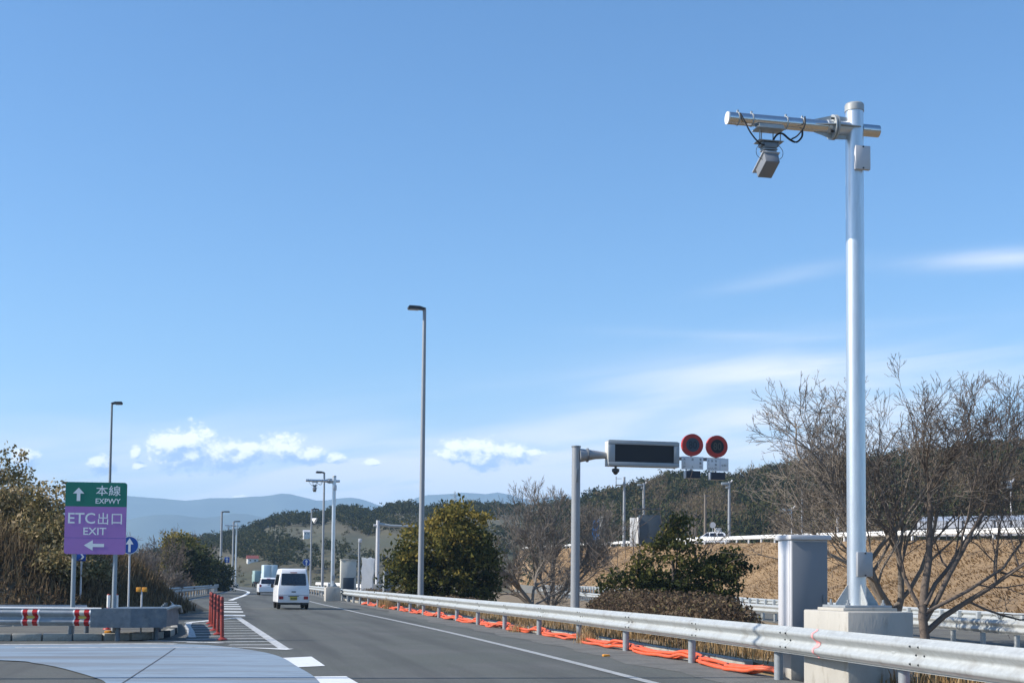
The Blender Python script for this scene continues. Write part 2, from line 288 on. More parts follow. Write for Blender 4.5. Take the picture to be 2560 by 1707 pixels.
# ------------------------------------------------------------------ mesh helpers
class MB:
    def __init__(s): s.v = []; s.f = []
    def add(s, vs, fs):
        o = len(s.v); s.v += [tuple(p) for p in vs]; s.f += [tuple(i + o for i in f) for f in fs]; return s
    def box(s, c, size, rz=0.0, bev=0.0, rot=None):
        x, y, z = (k / 2 for k in size)
        mt = (rot if rot is not None else Matrix.Rotation(rz, 3, 'Z'))
        c = Vector(c)
        b = min(bev, x * .9, y * .9, z * .9)
        if b <= 0:
            vs = [Vector((i * x, j * y, k * z)) for k in (-1, 1) for j in (-1, 1) for i in (-1, 1)]
            fs = [(0, 2, 3, 1), (4, 5, 7, 6), (0, 1, 5, 4), (2, 6, 7, 3), (0, 4, 6, 2), (1, 3, 7, 5)]
            return s.add([c + mt @ v for v in vs], fs)
        bm = bmesh.new(); bmesh.ops.create_cube(bm, size=1)
        for v in bm.verts: v.co = Vector((v.co.x * 2 * x, v.co.y * 2 * y, v.co.z * 2 * z))
        bmesh.ops.bevel(bm, geom=bm.edges[:], offset=b, segments=2, affect='EDGES', profile=0.5)
        bm.verts.index_update()
        vs = [c + mt @ v.co for v in bm.verts]; fs = [[v.index for v in f.verts] for f in bm.faces]; bm.free()
        return s.add(vs, fs)
    def tube(s, pts, rad, n=8, caps=True, squash=None):
        pts = [Vector(p) for p in pts]; k = len(pts)
        if not hasattr(rad, '__len__'): rad = [rad] * k
        vs = []; fs = []; ref = None
        for i, p in enumerate(pts):
            t = (pts[min(i + 1, k - 1)] - pts[max(i - 1, 0)])
            if t.length < 1e-9: t = Vector((0, 0, 1))
            t.normalize()
            if ref is None:
                ref = Vector((0, 0, 1)) if abs(t.z) < 0.9 else Vector((1, 0, 0))
            a = t.cross(ref)
            if a.length < 1e-6: a = t.cross(Vector((0, 1, 0)))
            a.normalize(); b = t.cross(a); ref = -b if False else ref
            for j in range(n):
                w = 2 * math.pi * j / n
                vs.append(p + (a * math.cos(w) + b * math.sin(w)) * rad[i])
        for i in range(k - 1):
            for j in range(n):
                j2 = (j + 1) % n
                fs.append((i * n + j, i * n + j2, (i + 1) * n + j2, (i + 1) * n + j))
        if caps:
            fs.append(tuple(range(n - 1, -1, -1))); fs.append(tuple((k - 1) * n + j for j in range(n)))
        return s.add(vs, fs)
    def cyl(s, p0, p1, r0, r1=None, n=16): return s.tube([p0, p1], [r0, r0 if r1 is None else r1], n)
    def poly(s, pts, thick=None, direction=(0, 0, 1)):
        """a planar outline, optionally given thickness along direction"""
        k = len(pts); pts = [Vector(p) for p in pts]
        if thick is None: return s.add(pts, [tuple(range(k))])
        d = Vector(direction) * thick
        fs = [tuple(range(k)), tuple(range(2 * k - 1, k - 1, -1))] + [((i + 1) % k, i, k + i, k + (i + 1) % k) for i in range(k)]
        return s.add(pts + [p + d for p in pts], [fs[0][::-1], fs[1][::-1]] + [f[::-1] for f in fs[2:]])
    def strip(s, rows):
        """quad sheet through rows of points"""
        m = len(rows[0]); vs = [p for r in rows for p in r]
        fs = [(i * m + j, i * m + j + 1, (i + 1) * m + j + 1, (i + 1) * m + j) for i in range(len(rows) - 1) for j in range(m - 1)]
        return s.add(vs, fs)
    def build(s, name, mat, parent=None, smooth=35, off=None):
        me = bpy.data.meshes.new(name)
        v = s.v
        if off is not None: v = [(p[0] - off[0], p[1] - off[1], p[2] - off[2]) for p in v]
        me.from_pydata(v, [], s.f); me.validate()
        bm = bmesh.new(); bm.from_mesh(me); bmesh.ops.recalc_face_normals(bm, faces=bm.faces[:]); bm.to_mesh(me); bm.free()
        if smooth:
            me.polygons.foreach_set('use_smooth', [True] * len(me.polygons)); me.set_sharp_from_angle(angle=R(smooth))
        me.materials.append(MAT[mat])
        return link(name, me, parent)

def link(name, data, parent=None):
    o = bpy.data.objects.new(name, data); COL.objects.link(o)
    if parent is not None: o.parent = parent
    return o
def tag(o, label=None, cat=None, group=None, kind=None):
    if label: o['label'] = label
    if cat: o['category'] = cat
    if group: o['group'] = group
    if kind: o['kind'] = kind
    return o
def thing(name, label, cat, loc=(0, 0, 0), rz=0.0, group=None):
    o = link(name, None); o.location = loc; o.rotation_euler = (0, 0, rz); o.empty_display_size = 0.3
    return tag(o, label, cat, group)
def copy_tree(o, parent=None):
    c = o.copy(); COL.objects.link(c); c.parent = parent
    for ch in list(o.children): copy_tree(ch, c)
    return c
def mesh_np(name, V, Fc, mat, parent=None, tint=None, smooth=False):
    V = np.asarray(V, dtype=np.float32).reshape(-1, 3); Fc = np.asarray(Fc, dtype=np.int32); k = Fc.shape[1]
    me = bpy.data.meshes.new(name)
    me.vertices.add(len(V)); me.vertices.foreach_set('co', V.ravel())
    me.loops.add(Fc.size); me.loops.foreach_set('vertex_index', Fc.ravel())
    me.polygons.add(len(Fc)); me.polygons.foreach_set('loop_start', np.arange(0, Fc.size, k, dtype=np.int32))
    try: me.polygons.foreach_set('loop_total', np.full(len(Fc), k, dtype=np.int32))
    except Exception: pass
    me.update(calc_edges=True)
    if smooth: me.polygons.foreach_set('use_smooth', np.ones(len(Fc), dtype=bool))
    if tint is not None:
        a = me.attributes.new('tint', 'FLOAT', 'POINT'); a.data.foreach_set('value', np.asarray(tint, dtype=np.float32))
    me.materials.append(MAT[mat])
    return link(name, me, parent)
def interp(table, q):
    xs = [t[0] for t in table]; return [float(np.interp(q, xs, [t[i] for t in table])) for i in range(1, len(table[0]))]
def smoothpath(pts, n=6):
    """Catmull-Rom through 3D points"""
    pts = [Vector(p) for p in pts]; out = []
    for i in range(len(pts) - 1):
        p0 = pts[max(i - 1, 0)]; p1 = pts[i]; p2 = pts[i + 1]; p3 = pts[min(i + 2, len(pts) - 1)]
        for k in range(n):
            t = k / n
            out.append(0.5 * ((2 * p1) + (p2 - p0) * t + (2 * p0 - 5 * p1 + 4 * p2 - p3) * t * t + (3 * p1 - p0 - 3 * p2 + p3) * t ** 3))
    out.append(pts[-1]); return out
def resample(pts, step):
    d = [0.0]
    for a, b in zip(pts, pts[1:]): d.append(d[-1] + (b - a).length)
    n = max(1, round(d[-1] / step)); q = [d[-1] * i / n for i in range(n + 1)]
    ar = np.array([list(p) for p in pts])
    return [Vector([float(np.interp(t, d, ar[:, k])) for k in range(3)]) for t in q]
FONT_CACHE = {}
def text_mesh(txt, size, bold=0.0):
    """flat lettering as a mesh, centred on its own bounds; returns bmesh-style lists in the XZ plane"""
    cu = bpy.data.curves.new('letters', 'FONT'); cu.body = txt; cu.size = size; cu.offset = bold; cu.resolution_u = 3
    cu.extrude = 0.0; cu.fill_mode = 'FRONT'
    o = bpy.data.objects.new('letters', cu); COL.objects.link(o)
    dg = bpy.context.evaluated_depsgraph_get(); me = o.evaluated_get(dg).to_mesh()
    vs = [Vector(v.co) for v in me.vertices]; fs = [list(p.vertices) for p in me.polygons]
    o.evaluated_get(dg).to_mesh_clear(); bpy.data.objects.remove(o); bpy.data.curves.remove(cu)
    if not vs: return [], []
    x0 = min(v.x for v in vs); x1 = max(v.x for v in vs); y0 = min(v.y for v in vs); y1 = max(v.y for v in vs)
    return [Vector((v.x - (x0 + x1) / 2, 0, v.y - (y0 + y1) / 2)) for v in vs], fs
def lettering(name, txt, cx, y, cz, w, h, mat, parent, bold=0.0):
    vs, fs = text_mesh(txt, 1.0, bold)
    if not vs: return None
    bw = max(v.x for v in vs) * 2; bh = max(v.z for v in vs) * 2
    m = MB(); m.add([(cx + v.x * w / bw, y, cz + v.z * h / bh) for v in vs], fs)
    return m.build(name, mat, parent, smooth=0)

# ------------------------------------------------------------------ plan of the road
RAIL = [(-12, 9.6), (0, 7.2), (12.6, 4.95), (19.45, 3.8), (24, 2.95), (28, 2.1), (33, 1.15), (37, 0.2), (41, -0.75), (45, -1.6), (52, -3.1), (58, -4.4), (66, -6.1), (78, -8.9), (92, -11.9), (110, -15.4), (140, -21.6), (180, -31), (220, -42), (270, -57), (330, -78)]
LEFT = [(-12, -45), (62, -45), (66, -21), (73, -19.6), (85, -21.6), (96, -23.4), (138, -30.5), (200, -42.5), (253, -55), (330, -84)]
def railx(y): return interp(RAIL, y)[0]
def leftx(y): return interp(LEFT, y)[0]
ROT = math.atan2(0.215, 0.976)             # the road runs about 12 degrees to the left of straight ahead
E1 = Vector((-0.215, 0.976, 0)).normalized(); E2 = Vector((0.976, 0.215, 0)).normalized()

# ------------------------------------------------------------------ setting
def setting(name, mb, mat, smooth=0, parent=None):
    o = mb.build(name, mat, parent, smooth)
    if parent is None: tag(o, kind='structure')
    return o
m = MB(); m.poly([(-9000, -9000, -0.42), (9000, -9000, -0.42), (9000, 9000, -0.42), (-9000, 9000, -0.42)])
setting('ground', m, 'field_ground')

ys = list(np.arange(-12, 100, 2.0)) + list(np.arange(100, 331, 6.0))
m = MB()
rows = []
for y in ys:
    l, r = leftx(y) - 0.9, railx(y) + 0.32
    rows.append([Vector((l - 0.3, y, -0.5)), Vector((l, y, 0))] + [Vector((l + (r - l) * k / 8, y, 0)) for k in range(1, 8)] + [Vector((r, y, 0)), Vector((r + .02, y, -0.5))])
m.strip(rows)
road = setting('road', m, 'asphalt', smooth=0)
# dusty shoulder beyond the edge line
m = MB(); m.strip([[Vector((railx(y) - (0.95 if y < 60 else 0.6) - 0.12 * math.sin(y * 1.7) - .1 * math.sin(y * .6), y, 0.004)), Vector((railx(y) + 0.3, y, 0.004))] for y in np.arange(-10, 150, 1.0)])
m.build('shoulder', 'gritty_shoulder', road, 0)

def marking(pts, mat='road_paint', z=0.008, name='lane_marking'):
    q = MB(); q.poly([(p[0], p[1], z) for p in pts]); return q.build(name, mat, road, 0)
def line_marking(path, width, mat, z=0.008, step=None):
    rows = []
    path = [Vector((p[0], p[1], 0)) for p in path]
    for i, p in enumerate(path):
        t = (path[min(i + 1, len(path) - 1)] - path[max(i - 1, 0)]).normalized(); n = Vector((-t.y, t.x, 0))
        rows.append([p + n * width / 2 + Vector((0, 0, z)), p - n * width / 2 + Vector((0, 0, z))])
    q = MB(); q.strip(rows); return q.build('lane_marking', mat, road, 0)
edge = [(2.9, 14), (1.98, 18.63), (1.42, 21.5), (0.42, 26.43), (-1.57, 35.76), (-3.9, 46), (-6.13, 55.5), (-8.6, 66.5), (-11.2, 78), (-14.2, 92), (-17.9, 110), (-24.1, 140), (-33.4, 180), (-44.5, 220)]
line_marking(smoothpath([(p[0], p[1], 0) for p in edge], 5), 0.17, 'faded_line')
line_marking(smoothpath([(-18.13, 86.55, 0), (-20.16, 98.58, 0), (-23.4, 117.9, 0), (-29.3, 149, 0), (-38, 185, 0), (-48, 225, 0), (-60, 265, 0)], 5), 0.32, 'road_paint')
line_marking(smoothpath([(leftx(y) + 1.1, y, 0) for y in (74, 85, 96, 115, 138, 170, 200)], 4), 0.15, 'faded_line')
for (x, y) in [(-10.5, 50.8), (-11.7, 56.4), (-12.9, 62.0), (-14.0, 67.2), (-15.2, 72.7), (-16.6, 79.0)]:
    t = Vector((-0.20, 0.98, 0)) * 0.9; n = Vector((0.42, 0.06, 0))
    marking([Vector((x, y, 0)) - t - n, Vector((x, y, 0)) - t + n, Vector((x, y, 0)) + t + n, Vector((x, y, 0)) + t - n], 'road_paint')
marking([(-4.06, 23.6), (-3.58, 24.15), (-2.98, 21.6), (-3.40, 21.15)][::-1])
marking([(-2.84, 19.2), (-2.36, 19.32), (-1.83, 17.2), (-2.33, 16.9)][::-1])
marking([(-1.5, 14.6), (-1.02, 14.8), (-0.5, 12.4), (-0.98, 12.1)][::-1])
# chevron area in front of the gore
EB0, EB1 = Vector((-4.45, 26.5, 0)), Vector((-9.75, 47.9, 0))
line_marking([EB0 + (EB1 - EB0) * k / 6 for k in range(7)], 0.21, 'worn_paint', z=0.0085)
marking([(-5.75, 27.25), (-4.40, 26.35), (-4.32, 26.75), (-5.4, 27.1)], 'road_paint', 0.0105)
def edge_at(y): t = (y - EB0.y) / (EB1.y - EB0.y); return EB0 + (EB1 - EB0) * t
for k, yb in enumerate([28.4, 29.9, 31.4, 32.9, 34.5, 36.1, 37.8, 39.6, 41.6, 43.8]):
    b = edge_at(yb); a = Vector((-6.9 - (yb - 29.5) * 0.245, yb - 0.9, 0))
    if k == 0: a = Vector((-5.9, 28.1, 0))
    w = Vector((0, 0.13, 0)); marking([a - w, b - w, b + w, a + w], 'worn_paint')
line_marking([(-10.1, 41.8), (-9.95, 44.9), (-9.72, 47.9)], 0.22, 'road_paint', z=0.0095)
line_marking([(-8.1, 29.7), (-7.0, 29.3), (-6.2, 28.85)], 0.22, 'worn_paint', z=0.0095)
line_marking([(-7.5, 31.6), (-8.4, 35.2), (-9.4, 39.0), (-10.0, 41.7)], 0.18, 'worn_paint', z=0.0075)

# pale concrete apron with its joints
outer = smoothpath([(-30, 21.0, 0), (-20, 24.4, 0), (-10.4, 27.2, 0), (-8.0, 28.1, 0), (-6.8, 28.1, 0), (-5.76, 27.2, 0), (-4.73, 25.47, 0), (-4.04, 23.7, 0), (-3.4, 21.36, 0), (-2.75, 18.92, 0), (-2.35, 16.6, 0), (-2.1, 13, 0), (-2.0, 6, 0)], 6)
inner = smoothpath([(-30, 19.0, 0), (-20, 21.8, 0), (-12, 22.9, 0), (-8.4, 22.1, 0), (-7.6, 21.45, 0), (-6.93, 20.55, 0), (-6.41, 19.7, 0), (-5.79, 18.62, 0), (-5.32, 17.66, 0), (-4.9, 16.2, 0), (-4.6, 13, 0), (-4.5, 9.5, 0), (-4.5, 6, 0)], 6)
m = MB(); m.strip([[i.lerp(o, k / 5) + Vector((0, 0, 0.0145)) for k in range(6)] for o, i in zip(outer, inner)])
apron = setting('concrete_apron', m, 'apron')
def apron_line(a, b, w, mat, z, name='joint'):
    a, b = Vector((*a, z)), Vector((*b, z)); t = (b - a).normalized(); n = Vector((-t.y, t.x, 0)) * w / 2
    q = MB(); q.poly([a - n, b - n, b + n, a + n]); q.build(name, mat, apron, 0)
apron_line((-6.60, 26.4), (-5.98, 22.9), 0.02, 'joint', 0.019); apron_line((-5.98, 22.9), (-5.0, 17.2), 0.02, 'joint', 0.0188)
apron_line((-9.6, 26.0), (-6.6, 26.75), 0.22, 'worn_paint', 0.018, 'painted_line')
apron_line((-6.6, 26.75), (-5.6, 26.95), 0.16, 'worn_paint', 0.0182, 'painted_line')
m = MB(); m.strip([[o + Vector((0, 0.02, 0.0185)), o - Vector((0.02, 0.32, -0.0185))] for o in outer[:24]]); m.build('painted_line', 'worn_paint', apron, 0)

# raised island with kerb stones
isl = [(-30, 26.2), (-20, 27.3), (-13, 28.5), (-10.25, 29.13), (-8.75, 29.62), (-8.25, 30.2), (-8.05, 31.3), (-8.45, 33.7), (-9.3, 37.0), (-10.37, 40.97), (-11.2, 41.6), (-12.0, 40.5), (-11.6, 36), (-13, 33.5), (-20, 32.2), (-30, 31.8)]
m = MB(); m.poly([(x, y, 0.0) for x, y in isl], 0.13)
island = setting('island', m, 'old_asphalt')
kp = resample([Vector((x, y, 0)) for x, y in isl[1:14]], 0.62)
for i, (a, b) in enumerate(zip(kp, kp[1:])):
    c = (a + b) / 2; t = (b - a); rz = math.atan2(t.y, t.x)
    q = MB(); q.box((0, 0, 0.075), (t.length - 0.025, 0.17, 0.16 + random.uniform(-.006, .006)), 0, 0.018)
    o = q.build('kerb_stone', 'kerb_concrete' if c.x < -8.7 or i % 3 else 'dark_asphalt', island); o.location = (c.x, c.y, 0.004); o.rotation_euler = (0, 0, rz + random.uniform(-.02, .02))

# median strip behind the right-hand rail, kerb, and the lower carriageway beyond
OPPF = [(-10, 21.5), (20, 16.6), (35.8, 13.75), (42.3, 13.1), (59.8, 11.9), (85, 9.6), (110, 7.3), (150, 5.6), (186, 4.4), (240, 1)]
OPPS = [(-10, 27, .46), (20, 21.5, .46), (46.5, 17.9, .46), (57.2, 17.6, .46), (82, 16.4, .46), (94, 15.5, .5), (140, 9.4, .96), (190, 4.6, 1.0), (240, 0, 1.0)]
def oppf(y): return interp(OPPF, y)[0]
def opps(y): return interp(OPPS, y)[0]
m = MB(); rows = []
for y in np.arange(-10, 200, 2.0):
    a, b = railx(y) + 0.66, oppf(y) - 0.5
    if b < a + 1: b = a + 1
    rows.append([Vector((a, y, -0.3))] + [Vector((a + (b - a) * t, y, z + 0.03 * math.sin(y * .9 + t * 9))) for t, z in ((0, .09), (.12, .11), (.3, .09), (.5, .0), (.7, -.12), (.85, -.22), (1, -.27))] + [Vector((b, y, -0.45))])
m.strip(rows); setting('median', m, 'soil', 40)
kb = [Vector((railx(y) + 0.52, y, 0)) for y in np.arange(6, 121, 1.0)]
kerb = tag(link('kerb', None), kind='structure')
km = MB(); km.box((0, 0, 0.06), (1.97, 0.16, 0.17), 0, 0.02); proto = None
for a, b in zip(resample(kb, 2.0), resample(kb, 2.0)[1:]):
    c = (a + b) / 2; t = b - a
    if 15.6 < c.y < 21.4: continue          # the big block and the cabinet stand here
    if proto is None: proto = km.build('kerb_stone', 'kerb_concrete', kerb); o = proto
    else: o = proto.copy(); COL.objects.link(o)
    o.location = (c.x, c.y, random.uniform(-.006, .006)); o.rotation_euler = (0, 0, math.atan2(t.y, t.x) + random.uniform(-.006, .006))
m = MB(); m.strip([[Vector((oppf(y) - 0.6, y, -0.29)), Vector((opps(y) + 0.9, y, -0.29 + max(0, y - 94) * .009))] for y in np.arange(-10, 240, 4.0)])
setting('lower_road', m, 'old_asphalt')

# embankment: toe line, slope, crest and plateau behind
TOE = [(-10, 28.2), (20, 22.6), (46, 19.1), (57, 18.8), (82, 17.6), (95, 16.6), (140, 11), (190, 6.5), (240, 3), (300, -3)]
TOP = [(30, 52, 2.9), (55, 40, 3.7), (84, 32, 4.35), (98, 29.9, 4.7), (125, 25, 5.3), (170, 18.8, 6.2), (230, 11, 7.3), (300, 2, 8.4)]
top_pts = resample([Vector((x, y, z)) for y, x, z in TOP], 3.0)
toe_pts = resample([Vector((x, y, -0.2)) for y, x in TOE if 20 <= y <= 300], 3.0)
n_e = 90
def samp(pts, t):
    q = t * (len(pts) - 1); i = min(int(q), len(pts) - 2); return pts[i].lerp(pts[i + 1], q - i)
def slope_pt(t, s):
    a = samp(toe_pts, t); b = samp(top_pts, t); p = a.lerp(b, s)
    p.z = a.z + (b.z - a.z) * (s ** 1.05) + 0.12 * math.sin(s * 7 + t * 90) * math.sin(s * 3.1) + 0.08 * math.sin(t * 210 + s * 4)
    return p
m = MB(); rows = []
for i in range(n_e + 1):
    t = i / n_e; r = [slope_pt(t, k / 14) for k in range(15)]; b = samp(top_pts, t)
    r += [b + Vector((1.5, 0.6, 0.05)), b + Vector((12, 6, 0.2)), b + Vector((45, 30, 2.0))]
    rows.append(r)
m.strip(rows); setting('embankment', m, 'dry_grass_ground', 40)

# hills
def px_line(pts, Y):
    out = []
    for (x, y) in pts:
        yy = Y(x) if callable(Y) else Y
        out.append(P(x, y, yy))
    return out
def hill(name, base, ridge, mat, drop, n=10, bumps=0.6, bulge=0.75):
    k = 60
    b = [samp(base, i / k) for i in range(k + 1)]; r = [samp(ridge, i / k) for i in range(k + 1)]
    rows = []
    for i in range(k + 1):
        row = []
        for j in range(n + 1):
            s = j / n; p = b[i].lerp(r[i], s); p.z = b[i].z + (r[i].z - drop - b[i].z) * (s ** bulge) + bumps * math.sin(i * .9 + j) * math.sin(j * .8 + i * .31)
            row.append(p)
        row += [r[i] + (r[i] - b[i]).normalized() * 60 - Vector((0, 0, drop + 14))]
        rows.append(row)
    q = MB(); q.strip(rows); o = setting(name, q, mat, 60); return rows
far_ridge = px_line([(330, 1392), (400, 1370), (480, 1345), (540, 1338), (600, 1322), (650, 1306), (700, 1290), (760, 1281), (810, 1276), (860, 1266), (900, 1270), (940, 1277), (965, 1263), (1000, 1254), (1040, 1264), (1090, 1260), (1180, 1252), (1240, 1262), (1340, 1256), (1440, 1250), (1560, 1255)], 470)
far_base = px_line([(200, 1450), (420, 1449), (560, 1449), (700, 1449), (900, 1451), (1150, 1453), (1400, 1455), (1560, 1457)], 270)
for p in far_base: p.z = -0.4
far_rows = hill('hill', far_base, far_ridge, 'field_ground', 2.6)
right_ridge = px_line([(1330, 1288), (1400, 1262), (1480, 1240), (1540, 1218), (1600, 1206), (1660, 1193), (1720, 1182), (1790, 1196), (1850, 1190), (1910, 1172), (1960, 1166), (2010, 1152), (2110, 1146), (2240, 1134), (2400, 1120), (2560, 1104), (2760, 1090), (3000, 1080)], lambda x: 330 - (x - 1330) * 0.07)
right_base = px_line([(1330, 1420), (1500, 1395), (1700, 1372), (1950, 1352), (2300, 1340), (2560, 1334), (2800, 1330), (3000, 1328)], lambda x: 262 - (x - 1330) * 0.085)
for p in right_base: p.z -= 5.0; p.y -= 14.0
right_rows = hill('hill', right_base, right_ridge, 'bank_soil', 3.4, bulge=0.72)
# left-hand hillock beyond the exit lane and the near bank
def left_h(x, y):
    t = leftx(max(y, 66.0)) - 1.6 - x
    return -0.15 + max(0.0, min(1.0, t / 16)) ** 0.9 * (3.2 + 1.2 * math.sin(y * .045)) * min(1, max(0, (y - 60) / 18)) + 0.15 * math.sin(x * 1.3) * math.sin(y * .7)
rows = []
for y in np.arange(56, 262, 4.0):
    e = leftx(max(y, 66.0)) - 1.0
    rows.append([Vector((e - q, y, left_h(e - q, y))) for q in (0, 1, 2.5, 4, 6, 8, 11, 14, 18, 24, 32, 45, 70)])
m = MB(); m.strip(rows); setting('hill', m, 'soil', 50)
def bank_h(x, y):
    hx = float(np.interp(-x, [12.4, 13.4, 14.5, 15.6, 17, 19, 22, 26, 31, 50], [-.3, .35, 1.25, 1.9, 2.5, 3.2, 4.6, 6.0, 6.6, 7.0]))
    y0 = 38.6 - max(0.0, -x - 17.5) * 0.62  # unseen left end raised and pulled forward, shaped to shade the front slope
    s = max(0.0, min(1.0, (y - y0) / 5.5)); s = s * s * (3 - 2 * s)
    b = max(0.0, min(1.0, (64 - y) / 10)); b = b * b * (3 - 2 * b)
    return -0.3 + (hx + 0.3) * s * b + 0.08 * math.sin(x * 2.1) * math.sin(y * 1.7) * s
m = MB(); m.strip([[Vector((x, y, bank_h(x, y))) for x in np.arange(-50, -12.2, 0.8)] for y in np.arange(26.0, 66, 1.0)])
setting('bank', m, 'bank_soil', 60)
# mountains
def mountain(pts, Y, depth):
    rows = []
    line = resample(smoothpath(px_line(pts, Y), 4), 40)
    for i, p in enumerate(line):
        jag = 4 * math.sin(i * 1.3) * math.sin(i * .37)
        row = [Vector((p.x, p.y - depth, -2))]
        for s in (.3, .55, .75, .9, 1.0): row.append(Vector((p.x + 30 * math.sin(i * .2 + s * 4), p.y - depth * (1 - s), (p.z + jag) * s ** 1.1 + (1 - s) * 18 * math.sin(i * .55 + s * 3))))
        row.append(Vector((p.x, p.y + depth, -2))); rows.append(row)
    q = MB(); q.strip(rows); setting('mountain', q, 'mountain', 60)
mountain([(-700, 1262), (-300, 1256), (0, 1262), (120, 1255), (240, 1246), (340, 1241), (420, 1247), (480, 1249), (560, 1243), (640, 1239), (690, 1235), (750, 1240), (800, 1252), (850, 1246), (925, 1247), (965, 1262), (1010, 1270), (1050, 1248), (1090, 1236), (1150, 1232), (1205, 1235), (1245, 1230), (1300, 1246), (1400, 1240), (1600, 1236), (1900, 1225), (2300, 1230), (2800, 1225)], 5200, 700)
mountain([(-700, 1320), (-200, 1312), (100, 1316), (320, 1300), (390, 1290), (450, 1286), (520, 1293), (600, 1284), (660, 1292), (760, 1305), (900, 1312), (1200, 1318), (1600, 1312), (2200, 1300)], 4000, 500)

# ------------------------------------------------------------------ guard rails
WPROF = [(0.0, 0.0), (0.004, 0.018), (0.070, 0.052), (0.082, 0.068), (0.084, 0.090), (0.078, 0.110), (0.014, 0.158), (0.008, 0.175), (0.014, 0.192), (0.078, 0.240), (0.084, 0.260), (0.082, 0.282), (0.070, 0.298), (0.004, 0.332), (0.0, 0.350)]
def sweep(path, prof, side):
    """closed profile (u towards the traffic, v up) carried along a path of points at the beam's bottom"""
    m = MB(); vs = []; n = len(prof)
    for i, p in enumerate(path):
        t = (path[min(i + 1, len(path) - 1)] - path[max(i - 1, 0)]); t.z = 0; t.normalize()
        nrm = Vector((-t.y, t.x, 0)) * side
        vs += [p + nrm * u + Vector((0, 0, v)) for u, v in prof]
    fs = []
    for i in range(len(path) - 1):
        for j in range(n):
            j2 = (j + 1) % n; fs.append((i * n + j, i * n + j2, (i + 1) * n + j2, (i + 1) * n + j))
    fs.append(tuple(range(n))); fs.append(tuple((len(path) - 1) * n + j for j in range(n - 1, -1, -1)))
    return m.add(vs, fs)
def closed_prof(scale=1.0, t=0.006):
    f = [(u, v * scale) for u, v in WPROF]; return f + [(u - t, v) for u, v in reversed(f)]
def guardrail(label, pts, side, beam_top=0.80, beam_h=0.38, panel=4.0, post_step=4.0, post_r=0.065, mat='galvanised', square=False, post_side=1, group=None, bolts=False, post_over=0.0, post_phase=0.5, post_w=0.15, cat='guardrail', post_mat=None):
    path = resample([Vector(p) for p in pts], 0.5)
    base = path[0].copy()
    root = thing('guardrail', label, cat, base, 0, group)
    d = [0.0]
    for a, b in zip(path, path[1:]): d.append(d[-1] + (b - a).length)
    arr = np.array([list(p) for p in path])
    at = lambda s: Vector([float(np.interp(s, d, arr[:, k])) for k in range(3)])
    total = d[-1]; n = max(1, round(total / panel)); pl = total / n
    prof = closed_prof(beam_h / 0.35)
    for i in range(n):
        s0, s1 = i * pl - (0.12 if i else 0), (i + 1) * pl
        k = max(1, int((s1 - s0) / 1.0))
        lift = 0.0035 * (i % 2)
        seg = []
        for j in range(k + 1):
            q = at(s0 + (s1 - s0) * j / k); seg.append(q + Vector((0, 0, beam_top - beam_h)) - base)
        b = sweep(seg, [(u + lift, v) for u, v in prof], side).build('beam', mat, root, 50)
        if bolts:
            q = MB()
            for ds in (-0.10, 0.10):
                for v, u in ((0.265, 0.086), (0.175, 0.012), (0.085, 0.086)):
                    p = at(max(0.05, s0 + ds + 0.1)); p2 = at(s0 + ds + 0.3); t = (p2 - p); t.z = 0; t.normalize(); nn = Vector((-t.y, t.x, 0)) * side
                    c = p + nn * (u + lift) + Vector((0, 0, beam_top - beam_h + v * beam_h / .35)) - base
                    q.cyl(c - nn * .004, c + nn * 0.012, 0.014, 0.010, 7)
            tag(q.build('bolt_row', 'dark_metal', b, 0), kind='stuff')
    proto = None; br = None; s = post_step * post_phase
    while s < total:
        p = at(s); t = at(min(total, s + .3)) - at(max(0, s - .3)); rz = math.atan2(t.y, t.x)
        if proto is None:
            q = MB(); h = beam_top - 0.03 + post_over
            if square: q.box((0, 0, h / 2 - .1), (post_w, post_w, h + .2), 0, 0.008)
            else: q.cyl((0, 0, -0.2), (0, 0, h), post_r, post_r, 16)
            proto = q.build('post', post_mat or mat, root); o = proto
            q = MB(); q.box((0, 0.0, beam_top - beam_h / 2), (0.09, 0.10, 0.16), 0, 0.006); br = q.build('bracket', mat, root)
            o2 = br
        else:
            o = proto.copy(); COL.objects.link(o); o2 = br.copy(); COL.objects.link(o2)
        nn = Vector((-math.sin(rz), math.cos(rz), 0)) * side
        off = (post_w / 2 if square else post_r) + 0.055
        q = p - base - nn * off * post_side
        o.location = q; o.rotation_euler = (0, 0, rz)
        q2 = p - base - nn * 0.035 * post_side; o2.location = q2; o2.rotation_euler = (0, 0, rz)
        s += post_step
    return root, at, total

near_pts = [(railx(y), y, 0) for y in np.arange(7.1, 190, 1.2)]
near_root, near_at, near_len = guardrail('bright galvanised guard rail with orange pipes lying along its foot', near_pts, 1, bolts=True, post_phase=0.15, post_mat='galvanised_old')  # posts get the darker steel: the beam's shade put into their colour
# pink spray mark across the beam
pk = near_root
def on_rail(y):
    return Vector((railx(y), y, 0))
def paint_on_beam(root, at_y, w, mat, name, z0, z1, lean=0.0, top=0.80, bh=0.38):
    rows = []
    t = (on_rail(at_y + .2) - on_rail(at_y - .2)).normalized(); nn = Vector((-t.y, t.x, 0))
    for k in range(25):
        v = z0 + (z1 - z0) * k / 24
        u = float(np.interp(v / bh * .35, [p[1] for p in WPROF], [p[0] for p in WPROF])) + 0.008
        ww = w * (1 + (1.3 if 0.35 < (k / 24) < 0.62 else 0))
        c = on_rail(at_y) + nn * u + Vector((0, 0, top - bh + v)) + t * lean * k / 24
        rows.append([c - t * w / 2 - t * (ww - w), c + t * w / 2])
    q = MB(); q.strip(rows); return q.build(name, mat, root, 0, off=root.location)
paint_on_beam(near_root, 17.75, 0.055, 'pink_spray', 'paint_mark', 0.0, 0.378, 0.05)

